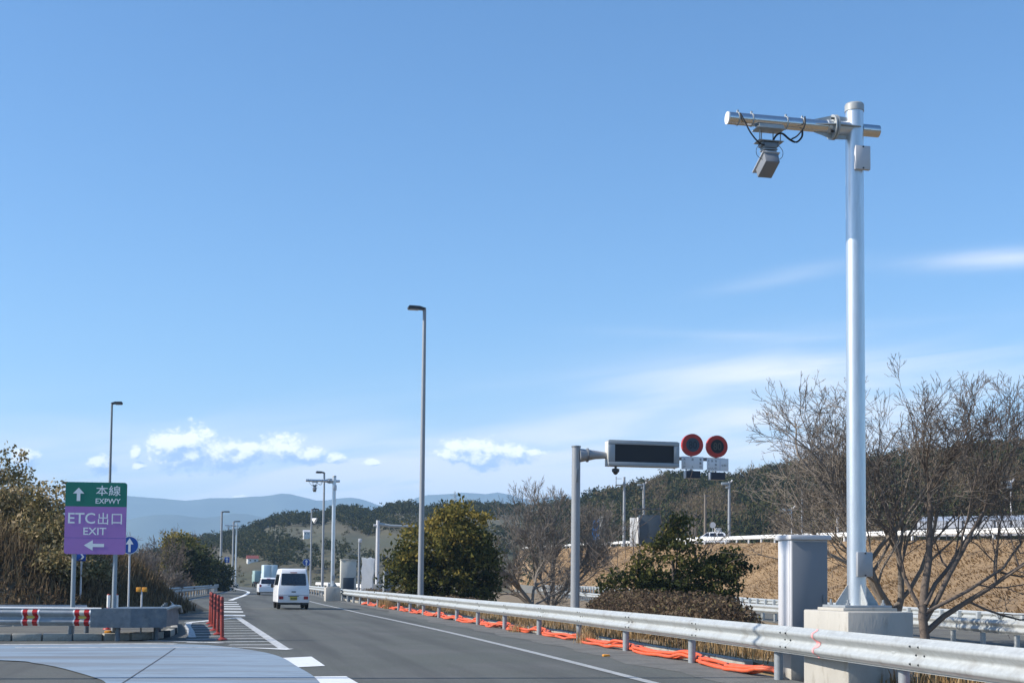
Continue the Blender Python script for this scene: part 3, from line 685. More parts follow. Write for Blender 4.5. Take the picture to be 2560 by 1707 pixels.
guardrail('weathered guard rail curving along the far edge of the exit lane', [(-20.2, 66, 0), (-19.6, 73, 0), (-21.6, 85, 0), (-23.4, 96, 0), (-27, 118, 0), (-30.5, 138, 0), (-36, 167, 0), (-42.5, 200, 0), (-55, 253, 0), (-69, 292, 0)], -1, mat='galvanised_old', post_step=3.0)
guardrail('dull guard rail at the foot of the overgrown bank', [(-30, 28.3, -0.12), (-24, 32.4, -0.12), (-19, 35.6, -0.12), (-14, 36.6, -0.12), (-11.9, 37.6, -0.12)], -1, beam_top=0.74, mat='galvanised_old', post_step=3.0)
guardrail('double beamed guard rail on the near side of the lower road', [(oppf(y), y, -0.29) for y in np.arange(8, 190, 3.0)], 1, beam_top=0.75, post_step=2.0, square=True, post_w=0.12, mat='galvanised', group=None)
guardrail('guard rail at the foot of the straw coloured embankment seen from its post side', [(opps(y), y, interp(OPPS, y)[1] - 0.75) for y in np.arange(8, 190, 3.0)], 1, beam_top=0.75, beam_h=0.36, post_step=2.0, square=True, post_w=0.17, post_side=-1, mat='galvanised')
guardrail('white guard rail along the crest of the straw coloured embankment', [(p.x + .4, p.y + .2, p.z) for p in top_pts[4:]], 1, beam_top=0.78, post_step=4.0, mat='white_paint', square=True)
guardrail('short far guard rail behind the distant camera mast', [(-12.3, 118, 0.1), (-15.5, 135, 0.15), (-21, 160, 0.2), (-27, 185, 0.2)], 1, mat='white_paint', beam_top=0.85)

# striped barrier on the island with its box-shaped end
br_pts = [Vector((-19, 28.15, 0.13)), Vector((-14, 28.75, 0.13)), Vector((-11, 29.05, 0.13)), Vector((-8.95, 29.3, 0.13))]
def barrier():
    root = thing('crash_barrier', 'steel barrier with red and white bands and a boxed end on the island', 'barrier', (-8.9, 29.3, 0.13))
    off = root.location
    path = resample(br_pts, 0.5); prof = closed_prof(0.37 / 0.35)
    BT, BH = 0.57, 0.37
    for i0 in range(0, len(path) - 1, 8):
        seg = [p + Vector((0, 0, BT - BH)) for p in path[i0:i0 + 9]]
        if len(seg) > 1: sweep(seg, prof, -1).build('beam', 'galvanised_old', root, 50, off=off)
    q = MB(); q.tube([p + Vector((0, -.012, BT + .008)) for p in path], 0.022, 8); q.build('top_edge', 'white_paint', root, 40, off=off)
    ar = np.array([list(p) for p in path])
    def bx(x): return Vector((x, float(np.interp(x, ar[:, 0], ar[:, 1])), 0.13))
    def band(x0, x1, mat, z0=0.0, z1=1.0, lift=0.006):
        rows = []
        for x in (x0, (x0 + x1) / 2, x1):
            r = []
            for k in range(21):
                v = (z0 + (z1 - z0) * k / 20) * 0.35; u = float(np.interp(v, [p[1] for p in WPROF], [p[0] for p in WPROF])) + lift
                r.append(bx(x) + Vector((0.06 * math.sin(math.pi * k / 20) * (0.3), -u, BT - BH + v * BH / .35)))
            rows.append(r)
        q = MB(); q.strip(rows); q.build('red_band' if 'red' in mat else ('yellow_mark' if 'yellow' in mat else 'white_band'), mat, root, 50, off=off)
    for x in (-12.75, -11.6, -10.43, -9.35):
        band(x - .19, x + .19, 'white_paint')
        band(x - .155, x - .055, 'reflector_red', lift=0.010); band(x + .045, x + .15, 'reflector_red', lift=0.010)
        band(x - .055, x + .045, 'cream_paint', lift=0.009); band(x - .085, x + .075, 'reflector_yellow', 0.42, 0.58, 0.014)
    for x, y in ((-18, 28.32), (-15, 28.68), (-12.2, 28.98), (-9.62, 29.3), (-8.62, 29.42), (-9.62, 30.4), (-8.0, 30.25)):
        q = MB(); q.cyl((x, y, 0.0), (x, y, 0.50), 0.055, 0.055, 14); q.build('post', 'barrier_steel', root, off=off)
    # end: tapering plate, then a closed box with a lip
    q = MB()
    a = [(-9.15, 29.27), (-8.3, 29.35), (-7.62, 29.75)]
    for (x0, y0), (x1, y1) in zip(a, a[1:]):
        q.poly([(x0, y0 - .09, .30), (x1, y1 - .09, .30), (x1, y1 - .09, .72), (x0, y0 - .09, .70)], 0.012, (0, 1, 0))
    q.build('end_plate', 'barrier_steel', root, 0, off=off)
    q = MB(); q.poly([(-8.95, 29.32, .712), (-8.3, 29.38, .716), (-7.64, 29.78, .72), (-7.66, 30.9, .72), (-8.2, 31.3, .72), (-9.0, 31.2, .715)], -0.40); q.build('end_box', 'barrier_steel', root, 0, off=off)
    q = MB(); q.tube([(-7.66, 29.72, .70), (-7.58, 30.2, .76), (-7.58, 30.7, .74), (-7.62, 31.0, .62)], 0.035, 8); q.build('end_lip', 'galvanised', root, 40, off=off)
    # the leg that runs on beside the lane
    leg = [Vector((-7.95, 30.7, .33)), Vector((-8.35, 32.8, .33)), Vector((-9.3, 36.8, .33)), Vector((-10.35, 40.7, .33))]
    sweep(leg, prof, -1).build('rear_beam', 'barrier_steel', root, 50, off=off)
    for k in range(5):
        p = leg[0].lerp(leg[-1], .06 + k * .22); q = MB(); q.cyl((p.x - .12, p.y, 0.0), (p.x - .12, p.y, 0.66), 0.055, 0.055, 14); q.build('post', 'barrier_steel', root, off=off)
barrier()

# ------------------------------------------------------------------ orange pipes
def pipes():
    posts = []
    s = 4.0 * 0.15
    while s < near_len: posts.append(near_at(s).y); s += 4.0
    groups = [(13.6, 17.0), (19.7, 77.0)]
    for gi_, (y0, y1) in enumerate(groups):
        for k in range(4):
            pts = []; rs = random.Random(40 + k + gi_ * 7)
            ph = rs.uniform(0, 6)
            for y in np.arange(y0 + (0.25 * k if gi_ else 0), y1, 0.25):
                yp = min(posts, key=lambda q: abs(q - y)); dy = y - yp
                near = math.exp(-(dy / 0.55) ** 2)
                lift = math.exp(-((dy - 0.55) / 0.35) ** 2) * (0.10 if rs.random() < 2 else 0) * (0.4 + 0.6 * math.sin(yp * 3 + k) ** 2)
                x = railx(y) + 0.115 + 0.05 * k - 0.14 * (1 - near) * (0.55 + 0.45 * math.sin(yp * 2.3 + k)) + 0.02 * math.sin(y * 2.1 + ph)
                x = max(x, railx(y) - 0.10 + .04 * k) if near < .5 else max(x, railx(y) + 0.20 + .045 * k)
                z = 0.040 + 0.055 * (k % 2) + lift + 0.012 * math.sin(y * 3 + ph)
                pts.append((x, y, z))
            q = MB(); q.tube(smoothpath(pts, 2), 0.031, 8)
            lab = 'bright orange plastic pipe snaking along the foot of the guard rail' if gi_ else 'short orange plastic pipe lying beside the big concrete block'
            tag(q.build('orange_pipe', 'orange_pipe', None, 60), lab, 'pipe', 'orange pipes under the guard rail' if gi_ else 'orange pipes beside the block')
pipes()
q = MB(); q.box((0, 0, 0.02), (0.13, 0.11, 0.04), 0.2, 0.012); o = q.build('road_stud', 'amber'); o.location = G(1515, 1640, 0); tag(o, 'small yellow plastic stud on the shoulder beside the guard rail', 'road stud')

# ------------------------------------------------------------------ camera masts
C0 = Vector((4.376, 17.4, 0))
def camera_mast(loc, rz, label, block_label, cam_label, block=(0.936, 1.35, 1.04), z_top=8.03, simple=False, mirror=1, with_cam=True, covered=False):
    # block
    bz = block[2]
    b = thing('concrete_block', block_label, 'concrete block', loc, rz)
    q = MB(); q.box((0, 0, bz / 2 - 0.1), (block[0], block[1], bz + 0.2), 0, 0.02); q.build('base', 'concrete', b, 30)
    r = thing('camera_mast', label, 'camera mast', (loc[0], loc[1], bz), rz)
    T = z_top - bz
    q = MB(); q.box((0, 0, 0.02), (0.78, 0.78, 0.04), 0, 0.006); q.build('grout_pad', 'concrete', r, 30)
    q = MB(); q.box((0, 0, 0.058), (0.68, 0.68, 0.036), 0, 0.004); q.build('base_plate', 'galvanised_old', r, 30)
    q = MB(); q.cyl((0, 0, 0.07), (0, 0, T - 0.1), 0.128, 0.122, 40); q.build('shaft', 'galvanised_pole', r, 30)
    q = MB(); q.tube([(0, 0, T - 0.11), (0, 0, T - 0.02), (0, 0, T)], [0.132, 0.132, 0.118], 40); q.build('cap', 'galvanised', r, 30)
    for k in range(4):
        a = k * math.pi / 2 + (0 if k % 2 == 0 else 0)
        dx, dy = math.cos(a), math.sin(a)
        q = MB(); n = Vector((-dy, dx, 0)) * 0.006
        q.poly([Vector((dx * .12, dy * .12, .077)) - n, Vector((dx * .31, dy * .31, .077)) - n, Vector((dx * .31, dy * .31, .10)) - n, Vector((dx * .125, dy * .125, .36)) - n], 0.012, (-dy, dx, 0)); q.build('gusset', 'galvanised', r, 0)
        q = MB(); c = Vector(((dx - dy) * .255, (dy + dx) * .255, 0)); q.cyl(c + Vector((0, 0, .07)), c + Vector((0, 0, .15)), 0.016, 0.016, 8); q.cyl(c + Vector((0, 0, .078)), c + Vector((0, 0, .105)), 0.03, 0.03, 6); q.build('anchor_bolt', 'galvanised_old', r, 30)
    za = z_top - 0.355 - bz
    s = mirror
    if not covered:
        q = MB(); q.tube([(-s * 1.86, 0, za), (-s * 0.30, 0, za)], [0.083, 0.086], 32); arm = q.build('arm', 'steel_arm', r, 30)
        q = MB(); q.cyl((-s * 1.875, 0, za), (-s * 1.858, 0, za), 0.085, 0.085, 32); q.build('end_cap', 'white_paint', arm, 30)
        q = MB(); q.cyl((s * 0.10, 0, za), (s * 0.36, 0, za), 0.083, 0.083, 32); q.build('arm_stub', 'steel_arm', r, 30)
        q = MB(); q.cyl((-s * 0.42, 0, za), (-s * 0.05, 0, za), 0.098, 0.098, 24); q.build('sleeve', 'galvanised_pole', r, 30)
        for x in (-0.30, -0.335): q = MB(); q.cyl((s * x - .012, 0, za), (s * x + .012, 0, za), 0.17, 0.17, 28); q.build('flange', 'galvanised', r, 30)
        for k in range(4):
            a = k * math.pi / 2; dy, dz = math.cos(a), math.sin(a); n = Vector((0, -dz, dy)) * .006
            q = MB(); q.poly([Vector((-s * .30, dy * .09, za + dz * .09)) - n, Vector((-s * .30, dy * .165, za + dz * .165)) - n, Vector((s * .02, dy * .145, za + dz * .145)) - n, Vector((s * .06, dy * .09, za + dz * .09)) - n], .012, (0, -dz, dy))
            q.poly([Vector((-s * .348, dy * .085, za + dz * .085)) - n, Vector((-s * .348, dy * .16, za + dz * .16)) - n, Vector((-s * .62, dy * .085, za + dz * .085)) - n], .012, (0, -dz, dy)); q.build('gusset', 'galvanised', r, 0)
            a += math.pi / 4; c = Vector((0, math.cos(a) * .13, za + math.sin(a) * .13)); q = MB(); q.cyl(c + Vector((-s * .39, 0, 0)), c + Vector((-s * .27, 0, 0)), .016, .016, 6); q.build('flange_bolt', 'dark_metal', r, 0)
        for x in (-1.72, -1.52, -1.02, -0.78):
            q = MB(); q.cyl((s * x - .008, 0, za), (s * x + .008, 0, za), 0.091, 0.091, 20); q.box((s * x, 0, za + .10), (.02, .03, .04)); q.build('clamp_band', 'galvanised', arm, 30)
        for (zc, zs, xs) in ((z_top - .80 - bz, .33, .04), (.625, .33, .04)):
            q = MB(); q.box((xs, -0.145, zc), (.22, .06, zs), 0, .006); c = q.build('cover_plate', 'cabinet_light' if zc > 3 else 'sign_back', r, 30)
            for dz in (-.45, .45): q = MB(); q.cyl((xs, -0.175, zc + dz * zs), (xs, -0.185, zc + dz * zs), .012, .012, 8); q.build('screw', 'dark_metal', c, 30)
        # black cables
        q = MB(); q.tube(smoothpath([(-s * 1.72, -.09, za + .05), (-s * 1.66, -.12, za - .08), (-s * 1.58, -.12, za - .22), (-s * 1.44, -.09, za - .34), (-s * 1.28, -.05, za - .36)], 5), 0.010, 6); q.build('cable', 'black_rubber', r, 60)
        q = MB(); q.tube(smoothpath([(-s * .78, -.09, za + .08), (-s * .80, -.12, za - .06), (-s * .9, -.12, za - .2), (-s * .98, -.1, za - .25)], 5), 0.011, 6); q.build('cable', 'black_rubber', r, 60)
        q = MB(); q.tube(smoothpath([(-s * .80, -.05, za - .1), (-s * .82, -.08, za - .2), (-s * .90, -.08, za - .28), (-s * 1.0, -.08, za - .25), (-s * 1.1, -.06, za - .17), (-s * 1.18, -.05, za - .2), (-s * 1.25, -.04, za - .32)], 5), 0.014, 6); q.build('cable', 'black_rubber', r, 60)
    if with_cam:
        c = thing('traffic_camera', cam_label, 'camera', (loc[0], loc[1], bz + za), rz)
        x = -s * 1.27
        q = MB(); q.box((x, 0, -.115), (.40, .22, .018), 0, .004); q.box((x, -.10, -.095), (.36, .012, .05)); q.build('mounting_plate', 'galvanised', c, 30)
        for dx, dy in ((-.15, -.05), (-.08, .06), (.09, .06), (.15, -.05)):
            q = MB(); q.cyl((x + dx, dy, -.11), (x + dx, dy, -.29), .008, .008, 8); q.build('hanger_rod', 'galvanised_old', c, 30)
        q = MB(); q.box((x, 0, -.29), (.36, .20, .012), 0, .003); q.build('lower_plate', 'galvanised_old', c, 30)
        for dx in (-.11, .11): q = MB(); q.box((x + dx, 0, -.325), (.03, .14, .06), 0, .006); q.build('bracket_leg', 'lamp_grey', c, 30)
        q = MB(); q.box((x, 0, -.345), (.19, .16, .08), 0, .012); q.build('tilt_head', 'lamp_grey', c, 30)
        for dz in (-.40, -.432, -.464):
            q = MB(); q.box((x - .01 * (dz < -.45), 0, dz), (.20 - .03 * (dz < -.42), .16, .016), 0, .004); q.build('bracket_plate', 'galvanised_old', c, 30)
        q = MB(); q.box((x, 0, -.49), (.12, .08, .06), 0, .01); q.build('pivot', 'lamp_grey', c, 30)
        tilt = Matrix.Rotation(R(-26), 3, 'X'); hc = Vector((x, .03, -.60))
        q = MB(); q.box(hc, (.205, .32, .15), 0, .008, rot=tilt); q.build('housing', 'cabinet_grey', c, 30)
        q = MB(); q.box(hc + tilt @ Vector((0, .03, .083)), (.25, .42, .012), 0, .004, rot=tilt); q.build('sun_hood', 'cabinet_light', c, 30)
        q = MB(); q.box(hc + tilt @ Vector((0, .162, 0)), (.14, .01, .10), 0, .004, rot=tilt); q.build('lens_window', 'car_glass', c, 30)
        for dx in (-1, 1):
            q = MB(); q.tube(smoothpath([(x + dx * .12, -.02, -.31), (x + dx * .19, -.03, -.40), (x + dx * .18, -.03, -.49), (x + dx * .10, -.02, -.54)], 5), .004, 5); q.build('wire', 'black_rubber', c, 60)
    return r
cc = C0 + E1 * 0.675 + E2 * 0.468
camera_mast((cc.x, cc.y, 0), ROT, 'tall galvanised mast with one arm standing on the big concrete block', 'big concrete block with rust stained faces behind the guard rail', 'boxy traffic camera hanging under the arm of the tall near mast')
camera_mast((-11.75, 88, 0), ROT, 'distant galvanised camera mast rising behind the white van', 'low concrete footing under the distant camera mast', 'small traffic camera hanging from the distant mast', block=(0.97, 1.4, 0.9), z_top=8.25)

camera_mast((-44.3, 215, 0), ROT, 'camera mast far down the road among the row of distant lamps', 'small concrete footing under the farthest camera mast', 'tiny traffic camera on the farthest mast among the distant lamps', block=(1.0, 1.4, 0.6), z_top=10.3)
# grey cabinet beside the block
CB = Vector((4.144, 19.8, 0)) + E1 * 0.238 + E2 * 0.29
def cabinet(loc, rz, w, dp, h, label, plinth=0.36, mat='cabinet_grey', door_mat=None, name='control_cabinet', side='cabinet_light'):
    r = thing(name, label, 'cabinet', loc, rz)
    q = MB(); q.box((0, 0, plinth / 2 - .1), (w + .04, dp + .06, plinth + .2), 0, .012); q.build('plinth', 'concrete', r, 30)
    q = MB(); q.box((0, 0, plinth + (h - plinth - .07) / 2), (w, dp, h - plinth - .07), 0, .006); q.build('body', side, r, 30)
    q = MB(); q.box((0.0, -dp / 2 - .006, plinth + .02 + (h - plinth - .12) / 2), (w - .02, .02, h - plinth - .12), 0, .006); d = q.build('door', mat, r, 30)
    q = MB(); q.box((w * .38, -dp / 2 - .025, h * .55), (.03, .02, .14), 0, .004); q.build('handle', 'lamp_grey', d, 30)
    q = MB(); q.box((-w / 2 - .004, 0, plinth + (h - plinth) / 2), (.01, dp * .82, (h - plinth) * .9), 0, .004); q.build('side_panel', side, r, 30)
    q = MB(); q.box((0, -.015, h - .035), (w + .07, dp + .10, .07), 0, .012); q.build('lid', side, r, 30)
    return r
cabinet((CB.x, CB.y, 0), ROT, 0.58, 0.475, 2.12, 'tall grey steel control cabinet beside the big concrete block')  # door colour darkened to stand for shade, sunlit side kept pale
far_c = P(870, 1450, 92)
cabinet((far_c.x, far_c.y, 0.05), ROT, 1.05, 0.8, 2.75, 'cream equipment cabinet with a dark lower panel beside the distant mast', plinth=0.15, mat='cream_paint', side='cream_paint')
q = MB(); q.box((0, -0.43, 0.85), (0.74, 0.03, 1.3), 0, .01); o = q.build('dark_panel', 'board_dark'); o.parent = [x for x in COL.objects if x.name.startswith('control_cabinet')][-1]

# ------------------------------------------------------------------ street lamps
def street_lamp(x, y, z0, h, r0, r1, label, head=(1.0, 0.30), heading=0.0, arm=0.35, group=None, mat='pole_grey'):
    r = thing('street_lamp', label, 'street lamp', (x, y, z0), heading, group)
    q = MB(); q.tube([(0, 0, -.1), (0, 0, h * .5), (0, 0, h)], [r0, (r0 + r1) / 2, r1], 16); q.build('pole', mat, r, 40)
    q = MB(); q.cyl((0, 0, 0), (0, 0, .35), r0 * 1.25, r0 * 1.2, 16); q.build('base_sleeve', mat, r, 40)
    L_, W_ = head; sg = 1 if arm > 0 else -1
    q = MB(); q.cyl((0, 0, h - .04), (sg * .25, 0, h + .03), r1 * .9, r1 * .8, 10); q.build('neck', mat, r, 40)
    q = MB(); q.poly([(-sg * .06, -W_ / 2, h + .02), (sg * (L_ * .3), -W_ / 2, h + .11), (sg * L_ * .92, -W_ / 2, h + .12), (sg * L_, -W_ / 2, h + .04), (sg * L_ * .97, -W_ / 2, h - .05), (sg * .05, -W_ / 2, h - .03)], W_, (0, 1, 0)); hd = q.build('lamp_head', 'lamp_dark', r, 25)
    q = MB(); q.box((sg * L_ * .62, 0, h - .055), (L_ * .55, W_ * .75, .03), 0, .01); q.build('lens', 'cabinet_light', hd, 30)
    return r
lp = P(1052, 1450, 64)
street_lamp(lp.x, 64, 0.05, 14.45, .15, .085, 'tall street lamp between the round evergreen tree and the near guard rail', (0.82, .36), ROT + math.pi, .4)
street_lamp(P(268, 1450, 80).x, 80, 0.0, 11.85, .10, .06, 'thin street lamp rising behind the green and purple sign', (0.62, .26), 0.1, .4, mat='lamp_grey')
street_lamp(P(806, 1450, 118).x, 118, 0.05, 10.8, .13, .08, 'street lamp crossing in front of the distant mast arm', (0.75, .32), ROT + math.pi, .4)
for (px_, d_, h_, lb_) in ((551, 190, 10.9, 'distant street lamp right behind the dark rounded evergreen bush'), (581, 222, 10.9, 'distant street lamp just past the post with the blue square plate')):
    street_lamp(P(px_, 1450, d_).x, d_, 0.0, h_, .20, .14, lb_, (1.1, .4), .2, .4, group='distant lamps left of the road')
sp = street_lamp(P(776, 1450, 182).x, 182, 0.05, 10.9, .14, .09, 'distant street lamp with a white loudspeaker just behind the van', (1.0, .4), .2, .4)
q = MB(); q.tube([(.1, 0, 9.6), (.55, -.2, 9.35)], [.12, .42], 14); q.build('loudspeaker', 'white_paint', sp, 40)
street_lamp(-12.2, 17.4, 0, 13.5, .095, .06, 'street lamp on the toll plaza side whose shadow crosses the road', (.7, .3), 0.2, .4)

# ------------------------------------------------------------------ signs
def rrect(x0, x1, z0, z1, r, y, n=5):
    pts = []
    for cx, cz, a0 in ((x1 - r, z1 - r, 0), (x0 + r, z1 - r, 90), (x0 + r, z0 + r, 180), (x1 - r, z0 + r, 270)):
        for k in range(n + 1):
            a = R(a0 + 90 * k / n); pts.append((cx + r * math.cos(a), y, cz + r * math.sin(a)))
    return pts
def arrow_pts(cx, cz, w, h, y, ang=0.0):
    """block arrow pointing up, turned by ang"""
    base = [(0, .5), (.5, .06), (.155, .06), (.155, -.5), (-.155, -.5), (-.155, .06), (-.5, .06)]
    return [(cx + (x * w) * math.cos(ang) - (z * h) * math.sin(ang), y, cz + (x * w) * math.sin(ang) + (z * h) * math.cos(ang)) for x, z in base]
def flat(name, pts, mat, parent):
    q = MB(); q.poly(pts); return q.build(name, mat, parent, 0)

r = thing('direction_sign', 'green and purple ETC exit board on two grey posts above the island', 'sign', (-9.34, 29.95, 0.12), R(6))
for x in (-0.46, 0.44):
    q = MB(); q.cyl((x, 0.07, 0), (x, 0.07, 3.0), .052, .052, 16); q.build('post', 'sign_post', r, 40)
W2 = 0.672; ZB, ZM, ZT = 1.785, 2.855, 3.40
q = MB(); q.poly(rrect(-W2, W2, ZB, ZT, .06, 0.012), .02, (0, 1, 0)); panel = q.build('panel', 'sign_back', r, 0)
gp = [p for p in rrect(-W2, W2, ZM, ZT, .06, 0.006)]
gp = [(x, y, z) for x, y, z in rrect(-W2, W2, ZM - .2, ZT, .06, 0.006) if z > ZM] + [(-W2, 0.006, ZM), (W2, 0.006, ZM)]
flat('green_field', gp, 'sign_green', panel)
pp = [(W2 - 0.0, 0.006, ZM - .004), (-W2, 0.006, ZM - .004)] + [(x, y, z) for x, y, z in rrect(-W2, W2, ZB, ZM + .3, .06, 0.006) if z < ZM - .1]
flat('purple_field', pp, 'sign_purple', panel)
flat('seam', [(-W2, .004, 2.145), (W2, .004, 2.145), (W2, .004, 2.152), (-W2, .004, 2.152)], 'sign_blue', panel)
YL = 0.001
flat('arrow', arrow_pts(-.385, 3.125, .25, .30, YL), 'sign_white', panel)
flat('arrow', arrow_pts(-.02, 1.985, .235, .44, YL, R(90)), 'sign_white', panel)
lettering('lettering', '本線', .265, YL, 3.215, .54, .23, 'sign_white', panel, .006)
lettering('lettering', 'EXPWY', .265, YL, 2.98, .55, .115, 'sign_white', panel, .012)
lettering('lettering', 'ETC', -.305, YL, 2.59, .59, .245, 'sign_white', panel, .012)
lettering('lettering', '出', .165, YL, 2.585, .225, .265, 'sign_white', panel, .006)
lettering('lettering', '口', .465, YL, 2.58, .225, .235, 'sign_white', panel, .006)
lettering('lettering', 'EXIT', -.01, YL, 2.30, .50, .165, 'sign_white', panel, .012)

def round_sign(loc, rz, rad, zc, label, face='sign_blue', rim='sign_white', arrow=True, post_r=.03, post_h=None, name='round_sign', group=None):
    r = thing(name, label, 'sign', loc, rz, group)
    q = MB(); q.cyl((0, .05, 0), (0, .05, post_h or zc + rad * .8), post_r, post_r, 12); q.build('post', 'cabinet_light', r, 40)
    q = MB(); q.cyl((0, .012, zc), (0, -.0, zc), rad, rad, 36); d = q.build('disc', rim, r, 30)
    q = MB(); q.poly([(rad * .93 * math.cos(a), -.004, zc + rad * .93 * math.sin(a)) for a in np.linspace(0, 2 * math.pi, 36, endpoint=False)]); q.build('face', face, d, 0)
    if arrow: flat('arrow', arrow_pts(0, zc, rad * .85, rad * 1.55, -.008), 'sign_white', d)
    return r
b = P(324, 1362, 40); round_sign((b.x, 40, 0.12), R(4), .27, b.z - .12, 'round blue sign with a white up arrow on a thin post beside the direction board')
b = P(766, 1405, 150); round_sign((b.x, 150, 0.0), R(10), .42, b.z, 'round blue arrow sign showing above the roof of the white van', post_r=.05)
b = P(567, 1421, 205); r = round_sign((b.x, 205, 0.0), R(10), .36, b.z, 'distant post carrying a blue square plate over a small white round sign', face='sign_white', rim='sign_red', arrow=False, post_r=.05, post_h=P(567, 1390, 205).z)
z_ = P(567, 1399, 205).z
q = MB(); q.box((0, 0, z_), (.75, .02, .85), 0, .005); pl = q.build('blue_plate', 'sign_blue', r, 30); flat('arrow', arrow_pts(0, z_, .4, .7, -.02), 'sign_white', pl)
b = P(203, 1391, 43); r = thing('chevron_sign', 'small blue plate with a white chevron seen behind a sign post', 'sign', (b.x, 43, -0.1), R(4))
q = MB(); q.cyl((0, .05, 0), (0, .05, b.z + .1), .03, .03, 10); q.build('post', 'cabinet_light', r, 40)
q = MB(); q.box((0, 0, b.z + .1), (.30, .02, .28), 0, .005); pl = q.build('plate', 'sign_blue', r, 30)
flat('chevron', [(-.03, -.014, b.z + .1 - .09), (.03, -.014, b.z + .1 - .09), (.10, -.014, b.z + .1), (.03, -.014, b.z + .1 + .09), (-.03, -.014, b.z + .1 + .09), (.04, -.014, b.z + .1)], 'sign_white', pl)

# overhead message board on its cantilever
VZ = P(2.0 and 1438, 1450, 51)
r = thing('message_board', 'dark electronic message board on a grey cantilever pole above the trees', 'message board', (VZ.x, 51, 0), ROT)
q = MB(); q.cyl((0, 0, -.3), (0, 0, 6.55), .175, .165, 28); q.build('pole', 'pole_grey', r, 40)
q = MB(); q.cyl((0, 0, 6.54), (0, 0, 6.60), .18, .18, 28); q.build('cap', 'lamp_grey', r, 30)
q = MB(); q.tube([(.12, 0, 6.24), (.75, 0, 6.28), (1.2, 0, 6.27)], [.27, .17, .12], 20); q.build('arm_cone', 'pole_grey', r, 40)
q = MB(); q.cyl((.42, 0, 6.26), (.47, 0, 6.26), .27, .27, 20); q.build('flange', 'lamp_grey', r, 30)
q = MB(); q.cyl((1.0, .30, 6.27), (6.15, .30, 6.27), .075, .07, 16); q.build('arm', 'lamp_grey', r, 40)
q = MB(); q.box((.0, -.19, 5.45), (.10, .05, .5), 0, .01); q.build('junction_box', 'lamp_grey', r, 30)
x0, x1, z0, z1 = 1.20, 4.06, 5.86, 6.83
q = MB(); q.box(((x0 + x1) / 2, -.02, (z0 + z1) / 2), (x1 - x0, .46, z1 - z0), 0, .02); case = q.build('case', 'vms_case', r, 30)
q = MB(); q.box((x0 - .004, -.04, z0 + .6), (.01, .38, .7), 0, .002); q.build('side_panel', 'vms_cream', case, 30)
for (bx0, bx1, bz0, bz1) in ((x0, x1, z1 - .14, z1), (x0, x1, z0, z0 + .16), (x0, x0 + .26, z0 + .163, z1 - .143), (x1 - .22, x1, z0 + .163, z1 - .143)):
    q = MB(); q.box(((bx0 + bx1) / 2, -.285, (bz0 + bz1) / 2), (bx1 - bx0, .07, bz1 - bz0), 0, .012); q.build('frame_bar', 'vms_case', case, 30)
q = MB(); q.box(((x0 + x1) / 2 + .02, -.262, (z0 + z1) / 2 + .01), (x1 - x0 - .40, .022, z1 - z0 - .25)); q.build('screen', 'led_black', case, 0)
q = MB(); q.box(((x0 + x1) / 2, -.02, z1 + .012), (x1 - x0 - .1, .5, .024), 0, .006); q.build('roof_lip', 'lamp_dark', case, 30)
def to_world(root, x, y, z): return root.location + Matrix.Rotation(root.rotation_euler.z, 3, 'Z') @ Vector((x, y, z))
# dome camera hung under the board
c = thing('dome_camera', 'dark dome camera hanging under the electronic message board', 'camera', to_world(r, 1.58, 0, 5.85), ROT)
q = MB(); q.cyl((0, 0, 0), (0, 0, -.08), .05, .05, 12); q.build('mount', 'lamp_grey', c, 40)
q = MB(); q.tube([(0, 0, -.07), (0, 0, -.09), (0, 0, -.2), (0, 0, -.22)], [.09, .145, .145, .11], 20); q.build('hood', 'lamp_dark', c, 40)
q = MB(); q.tube([(0, 0, -.215)] + [(0, 0, -.215 - .10 * math.sin(R(a))) for a in (15, 35, 55, 75, 88)], [.10] + [.10 * math.cos(R(a)) for a in (15, 35, 55, 75, 88)], 18); q.build('dome', 'car_glass', c, 40)
def speed_sign(xc, zc, label, digits, face, txt, plate_lines, wide, pz, disp_z):
    s = thing('speed_sign', label, 'sign', to_world(r, xc, 0.12, 0), ROT); 
    rad = .435
    q = MB(); q.cyl((0, .1, zc), (0, -.06, zc), rad, rad, 44); ring = q.build('ring', 'sign_red', s, 30)
    q = MB(); q.poly([(rad * .635 * math.cos(a), -.064, zc + rad * .635 * math.sin(a)) for a in np.linspace(0, 2 * math.pi, 40, endpoint=False)]); q.build('led_face', face, ring, 0)
    lettering('digits', digits, 0, -.068, zc, .34, .30, txt, ring, .01)
    q = MB(); q.box((0, .14, (zc + disp_z) / 2), (.07, .05, zc - disp_z + .2), 0, .01); q.build('hanger', 'lamp_grey', s, 30)
    w, h = .90, .50; xo = .0 if not wide else .03
    q = MB(); q.box((xo, -.02, pz), (w, .02, h), 0, .006); pl = q.build('plate', 'sign_white', s, 30)
    for (t, lx, lz, lw, lh) in plate_lines: lettering('lettering', t, xo + lx, -.034, pz + lz, lw, lh, 'black_print', pl, .0)
    if wide: 
        flat('divider', [(.12, -.033, pz - .2), (.128, -.033, pz - .2), (.128, -.033, pz + .2), (.12, -.033, pz + .2)], 'sign_blue', pl)
    q = MB(); q.box((0.0, .03, disp_z), (.60, .26, .30), 0, .012); d = q.build('small_display', 'cabinet_light', s, 30)
    q = MB(); q.box((.012, -.105, disp_z), (.585, .012, .285)); q.build('screen', 'dark_screen', d, 0)
speed_sign(4.74, 6.80, 'red ringed electronic speed sign next to the message board with a bluish face', '80', 'led_blue', 'dim_text_blue',
           [('大', -.33, .14, .09, .10), ('貨', 0, .14, .09, .10), ('等', .33, .14, .09, .10), ('三', -.33, 0, .09, .09), ('輪', .33, 0, .09, .10), ('け', -.33, -.15, .08, .09), ('ん', 0, -.15, .08, .09), ('引', .33, -.15, .09, .10)], False, 6.09, 5.63)
